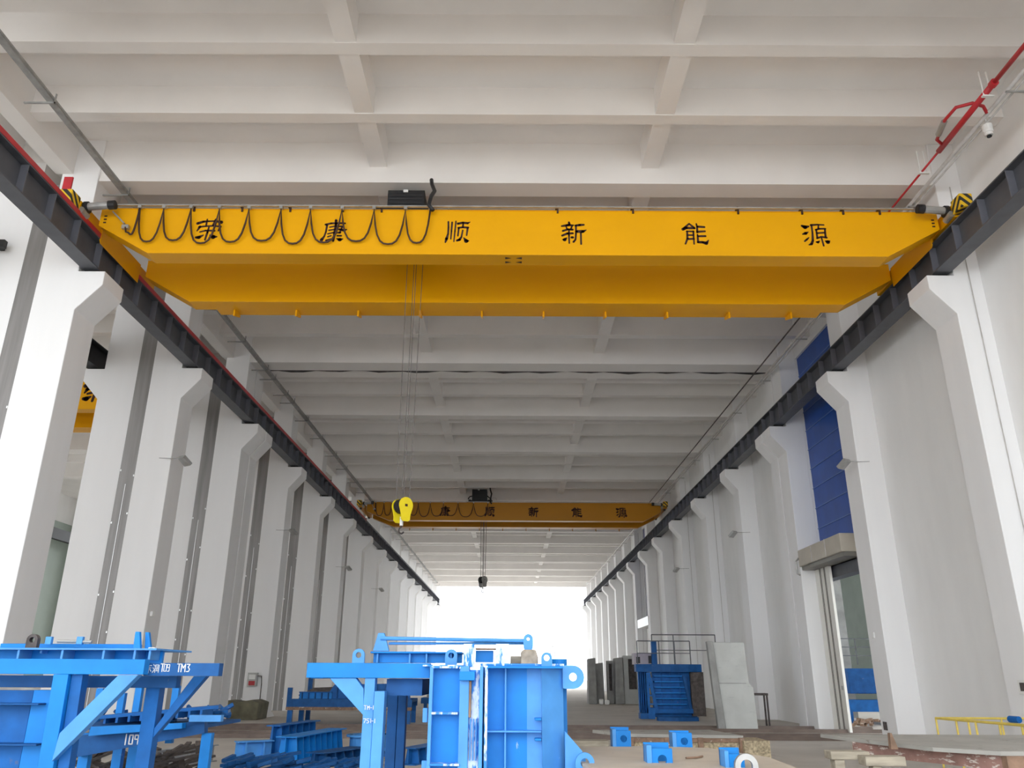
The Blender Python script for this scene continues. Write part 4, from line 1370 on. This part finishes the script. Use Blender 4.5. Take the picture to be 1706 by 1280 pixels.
# ------------------------------------------------------------------ big blue segment mould with railing, right middle distance
def big_mould():
    t = thing('segment_mould', 'tall blue ribbed segment mould with a railing on top, right middle distance', 'mould',
              (6.1, 33, 0))
    MD, LT = M['blue_mid'], M['blue_dark']
    Y = 32.3
    # main ribbed wall
    MB().box(5.45, 7.1, Y + .3, Y + .38, .1, 1.75).build('ribbed_wall', MD, t)
    for k in range(7):
        z = .35 + k * .2
        MB().box(5.5, 6.7, Y + .1, Y + .3, z, z + .035).build('horizontal_rib', M['blue'], t)
    mb = MB()
    for k in range(3):
        x = 5.8 + k * .35
        mb.box(x, x + .02, Y + .26, Y + .3, .3, 1.7)
    mb.build('vertical_ribs', MD, t)
    MB().bar((5.28, Y + .05, 1.7), (5.55, Y + .05, .25), .06, .12).build('side_frame', MD, t)
    MB().bar((6.62, Y + .05, 1.6), (6.85, Y + .05, .3), .06, .1).build('side_frame', LT, t)
    MB().box(5.4, 6.9, Y, Y + .2, .25, .4).build('bottom_beam', MD, t)
    MB().prism([(5.5, Y - .4), (6.2, Y - .55), (7.0, Y - .4), (7.0, Y), (5.5, Y)], 'Z', 0, .14).build('base_rim', LT, t)
    # ring beam on top, gently curved
    top = MB()
    pts_ = [(4.85, Y + .25), (5.4, Y - .05), (6.1, Y - .18), (6.8, Y - .12), (7.35, Y + .1)]
    for i in range(4):
        (xa, ya), (xb, yb) = pts_[i], pts_[i + 1]
        top.hexa([(xa, ya, 1.72), (xb, yb, 1.72), (xb, yb + .5, 1.72), (xa, ya + .5, 1.72),
                  (xa, ya, 2.0), (xb, yb, 2.0), (xb, yb + .5, 2.0), (xa, ya + .5, 2.0)])
    top.build('ring_beam', LT, t)
    MB().box(5.2, 5.45, Y - .02, Y + .2, .05, .45).build('outrigger', MD, t)
    for k in range(4):
        MB().box(5.28, 5.42, Y, Y + .1, .55 + k * .3, .6 + k * .3).build('clamp', MD, t)
    MB().box(5.2, 5.28, Y, Y + .3, .2, 1.7).build('post', MD, t)
    # left curved side
    for k in range(5):
        x = 4.95 + k * .07
        MB().box(x, x + .03, Y + .5 - k * .05, Y + .6, .2, 1.72).build('vertical_rib', MD, t)
    MB().box(4.95, 5.3, Y + .6, Y + .66, .2, 1.72).build('side_wall', LT, t)
    MB().box(4.9, 5.35, Y, Y + .5, .05, .25).build('base_beam', LT, t)
    MB().box(6.9, 7.4, Y + .1, Y + .7, .15, 1.72).build('dark_end', M['scrap'], t)
    # railings
    def railing(x0, x1, y, z0, z1, mids, posts, nm='railing'):
        r = MB().tube([(x0, y, z1), (x1, y, z1)], .02, 6)
        for mz in mids:
            r.tube([(x0, y, mz), (x1, y, mz)], .015, 6)
        for px in posts:
            r.tube([(px, y, z0), (px, y, z1)], .02, 6)
        r.build(nm, M['girder'], t)
    railing(4.9, 6.95, Y + .1, 2.0, 2.85, (2.4,), (4.9, 5.75, 6.35, 6.95))
    railing(5.72, 8.3, Y + 1.5, 2.0, 3.15, (2.55,), (5.72, 6.6, 8.3))
    # small cabin box at the back
    cb = MB().box(4.9, 5.7, Y + .9, Y + 1.6, 2.0, 2.42).build('cabin_box', M['mauve'], t)
    MB().box(4.97, 5.12, Y + .88, Y + .9, 2.04, 2.28).box(5.45, 5.62, Y + .88, Y + .9, 2.04, 2.32) \
        .build('window', M['black'], cb)
    MB().box(5.55, 5.75, Y + .6, Y + .8, 1.9, 2.85).build('steel_post', M['blue_dark'], t)
    return t


big_mould()

# leaning pale concrete panel
t = thing('precast_slab', 'tall pale grey precast panel standing on edge beside the blue segment mould', 'panel',
          (6.9, 26.6, 0))
out = [(6.5, 0), (7.75, 0), (7.72, 1.25), (7.6, 1.42), (7.5, 1.45), (7.42, 2.55), (6.35, 2.65)]
MB().prism([(6.62, 0), (7.66, 0), (7.62, 1.25), (7.5, 1.38), (7.45, 2.6), (6.42, 2.6)], 'Y', 26.6, 27.2) \
    .build('panel', M['concrete_l'], t, bevel=.03)
MB().prism([(6.40, 0), (6.64, 0), (6.44, 2.62), (6.24, 2.62)], 'Y', 26.5, 26.72).build('edge_post', M['concrete'], t,
                                                                                 bevel=.02)
MB().box(6.5, 7.4, 26.58, 26.6, 1.36, 1.385).build('score_line', M['concrete'], t)
t = thing('steel_trestle', 'small dark steel trestle against the right columns beside the pale panel', 'trestle', (8.3, 28.5, 0))
MB().box(8.0, 8.6, 28.4, 28.8, .98, 1.05).build('top', M['scrap'], t)
for x in (8.02, 8.54):
    for y in (28.42, 28.74):
        MB().box(x, x + .05, y, y + .05, 0, .98).build('leg', M['scrap'], t)

# grey precast segments far right
SEG = [(4.55, 49.6, .5, 2.55, 0), (5.05, 50.6, .55, 2.3, 0), (5.75, 50.2, .35, 2.4, 1), (6.15, 49.9, .55, 2.6, 0),
       (6.75, 50.3, .95, 2.7, 2), (7.7, 50.0, .35, 2.75, 1), (8.05, 49.4, .4, 2.35, 0), (7.9, 47.6, .6, 1.75, 0)]
SEGL = ['leftmost grey precast slab in the distant row, beside the mould eye', 'low wide grey slab second in the distant row',
        'narrow slotted grey slab in the distant row', 'dark grey slab left of the windowed one in the distant row',
        'windowed pale grey precast frame, largest of the distant row', 'slim slotted slab just right of the windowed frame',
        'grey slab near the right end of the distant row', 'short grey block at the right end of the distant row']
for (x, y, w, h, kind), lab in zip(SEG, SEGL):
    t = thing('precast_segment', lab, 'concrete segment', (x, y, 0), 'precast segments in the distance')
    m_ = M['concrete'] if kind != 2 else M['concrete_l']
    if kind == 0:
        MB().prism([(x, 0), (x + w, 0), (x + w - .04, h), (x + .05, h - .06)], 'Y', y, y + 1.1).build('slab', m_, t,
                                                                                              bevel=.04)
    else:
        a, b_ = x + w * .3, x + w * .82
        MB().box(x, a, y, y + .5, 0, h).box(b_, x + w, y, y + .5, 0, h).box(a, b_, y, y + .5, 0, h * .3) \
            .box(a, b_, y, y + .5, h * .93, h).build('slab', m_, t)
        MB().box(a, b_, y + .42, y + .5, h * .3, h * .93).build('recess', M['scrap'], t)
tag(MB().box(5.4, 5.65, 48.6, 49.0, 0, .25).build('plaster_bag', M['plastic'], bevel=.06),
    'white bag lying at the foot of the slotted grey slab', 'bag')
tag(MB().box(5.1, 5.35, 49.0, 49.2, 0, .3).build('plaster_bag', M['plastic'], bevel=.06),
    'white bag left of the other, at the foot of the wide grey slab', 'bag')

# ------------------------------------------------------------------ timber platform, mid right floor
t = thing('wooden_platform', 'low platform with pale sheet top and pebbled front on the right floor', 'platform',
          (3.4, 17.6, 0))
MB().prism([(1.75, 18.4), (4.3, 18.6), (4.55, 16.9), (2.3, 17.3)], 'Z', .44, .5).build('top_sheet', M['plate'], t)
MB().box(2.35, 4.5, 16.9, 17.0, .06, .42).build('front', M['pebble'], t)
for x in (2.3, 3.0, 3.65, 4.45):
    MB().box(x, x + .1, 16.82, 16.9, 0, .46).build('post', M['rust'], t)
MB().box(1.0, 2.3, 16.9, 17.5, .12, .22).box(.8, 2.0, 17.6, 18.1, .22, .34).build('side_board', M['wood'], t)
MB().box(4.5, 5.0, 16.7, 17.6, 0, .42).build('side_block', M['pebble'], t)
MB().box(2.35, 4.5, 16.86, 16.92, .38, .45).build('edge_rail', M['rust'], t)


# ------------------------------------------------------------------ round mould plate with blue lugs, right foreground
t = thing('steel_mould', 'low mould with beige plate top and blue lifting lugs in the right foreground', 'mould',
          (1.3, 8.0, 0))
zp = .95
pl = [(.55, 7.0), (.60, 8.35), (1.35, 8.5), (1.9, 8.3), (2.2, 7.4), (2.15, 6.4), (.62, 6.4)]
MB().prism(pl, 'Z', zp - .03, zp).build('plate', M['beige'], t)
MB().prism([(p[0] * .9 + .13, p[1] * .9 + .75) for p in pl], 'Z', .05, zp - .03).build('body', M['blue_dark'], t)


def double_lug(px0, px1, py0, py1, Y, hole_px):
    x0, x1 = X(px0, Y, py0 + 10), X(px1, Y, py0 + 10)
    z1, z0 = Z(py0, Y, px0), Z(py1, Y, px0)
    w = x1 - x0
    mb = MB()
    cx = X(hole_px, Y, (py0 + py1) / 2)
    cz = z1 - (z1 - z0) * .42
    r = min(w * .42, .09)
    q = w * .4
    ax0, ax1 = x0 + w * .6 - q, x0 + w * .6 + q
    mb.lug(x0 + w * .6, cz, q, w * .17, Y, Y + .03, n=24, square=True)
    if cz - q > z0:
        mb.box(ax0, ax1, Y, Y + .03, z0, cz - q)
    mb.build('lifting_lug', M['blue'], t, bevel=.003)
    MB().box(x0, ax0, Y - .01, Y + .16, z0, z1).build('lug_side_plate', M['blue_light'], t, bevel=.003)
    MB().box(x0, ax1, Y + .14, Y + .17, z0, z1 + .01).build('lug_back_plate', M['blue'], t, bevel=.003)


double_lug(1020, 1051, 1215, 1254, 8.4, 1038)
double_lug(1120, 1153, 1221, 1256, 8.4, 1140)
double_lug(1077, 1120, 1242, 1300, 6.9, 1105)
double_lug(1207, 1240, 1251, 1300, 6.6, 1235)
tag(MB().lug(X(1240, 6.45, 1262), Z(1276, 6.45, 1240), .085, .045, 6.4, 6.44, foot=.3, n=24)
    .build('lifting_hook_plate', M['steel']),
    'grey steel eye plate in front of the rightmost blue lug', 'eye plate')
tag(MB().tube([(1.45, 7.2, zp + .01), (1.55, 7.25, zp + .01), (1.62, 7.35, zp + .01)], .008, 6)
    .build('steel_wire', M['rust']), 'short bent wire lying on the beige mould plate', 'wire')

# ------------------------------------------------------------------ rusty platform at the right edge
t = thing('steel_platform', 'grey steel plate platform with peeling red sides at the right edge', 'platform',
          (5.2, 9.8, 0))
MB().prism([(3.98, 11.1), (4.18, 10.1), (4.45, 9.15), (4.9, 8.7), (9.0, 8.7), (9.0, 11.1)], 'Z', .86, .9) \
    .build('deck_plate', M['plate'], t)
MB().box(4.95, 9.0, 8.72, 8.82, .70, .86).build('side_channel', M['redrust'], t)
MB().box(4.95, 9.0, 8.86, 8.9, .3, .72).build('lower_skirt', M['redrust'], t)
MB().prism([(4.1, 10.4), (4.95, 8.72), (5.0, 8.85), (4.2, 10.5)], 'Z', .72, .86).build('side_channel', M['redrust'], t)
for x in (5.1, 5.5, 6.0, 6.6):
    MB().box(x, x + .1, 8.66, 8.74, 0, .72).build('post', M['redrust'], t)
MB().box(4.93, 5.1, 8.66, 8.86, 0, .86).build('corner_post', M['rust'], t)
t = thing('timber_trestle', 'pale timber trestle with blocks beside the steel platform', 'trestle', (3.9, 9.6, 0))
MB().box(X(1382, 9.1, 1240), X(1447, 9.1, 1240), 9.1, 9.3, .78, .86).build('beam', M['wood'], t, bevel=.01)
MB().box(X(1440, 8.9, 1250), X(1507, 8.9, 1250), 8.9, 9.1, .74, .83).build('beam', M['wood'], t, bevel=.01)
MB().box(X(1391, 9.1, 1260), X(1408, 9.1, 1260), 9.12, 9.26, 0, .78).build('post', M['wood'], t, bevel=.01)
MB().box(X(1454, 8.9, 1260), X(1470, 8.9, 1260), 8.93, 9.05, 0, .74).build('post', M['wood'], t, bevel=.01)
tag(MB().prism([(4.12, .86), (4.2, .86), (4.15, 1.02), (4.13, 1.02)], 'Y', 9.4, 9.46).build('steel_wedge', M['rust']),
    'thin rusty wedge standing up at the corner of the steel platform', 'wedge')

# yellow railing barrier
t = thing('yellow_barrier', 'yellow tube barrier standing beyond the steel platform at the right', 'barrier',
          (7.8, 14.5, 0))
MB().tube([(7.63, 15.4, .9), (7.9, 13.3, .9), (8.0, 12.4, .9)], .022, 8).build('top_rail', M['yrail'], t)
MB().tube([(7.63, 15.4, .9), (9.3, 15.4, .9)], .02, 8).build('rear_rail', M['yrail'], t)
for (x, y) in ((7.63, 15.4), (7.7, 14.85), (7.76, 14.35), (7.84, 13.8), (7.9, 13.3), (7.98, 12.6), (8.2, 15.4),
               (8.8, 15.4)):
    MB().tube([(x, y, 0), (x, y, .9)], .018, 8).build('post', M['yrail'], t)
tag(MB().tube([(7.88, 13.55, .975), (7.91, 13.35, .975)], .05, 10).build('tape_roll', M['blue_mid']),
    'small blue and white roll resting on the yellow barrier', 'roll')
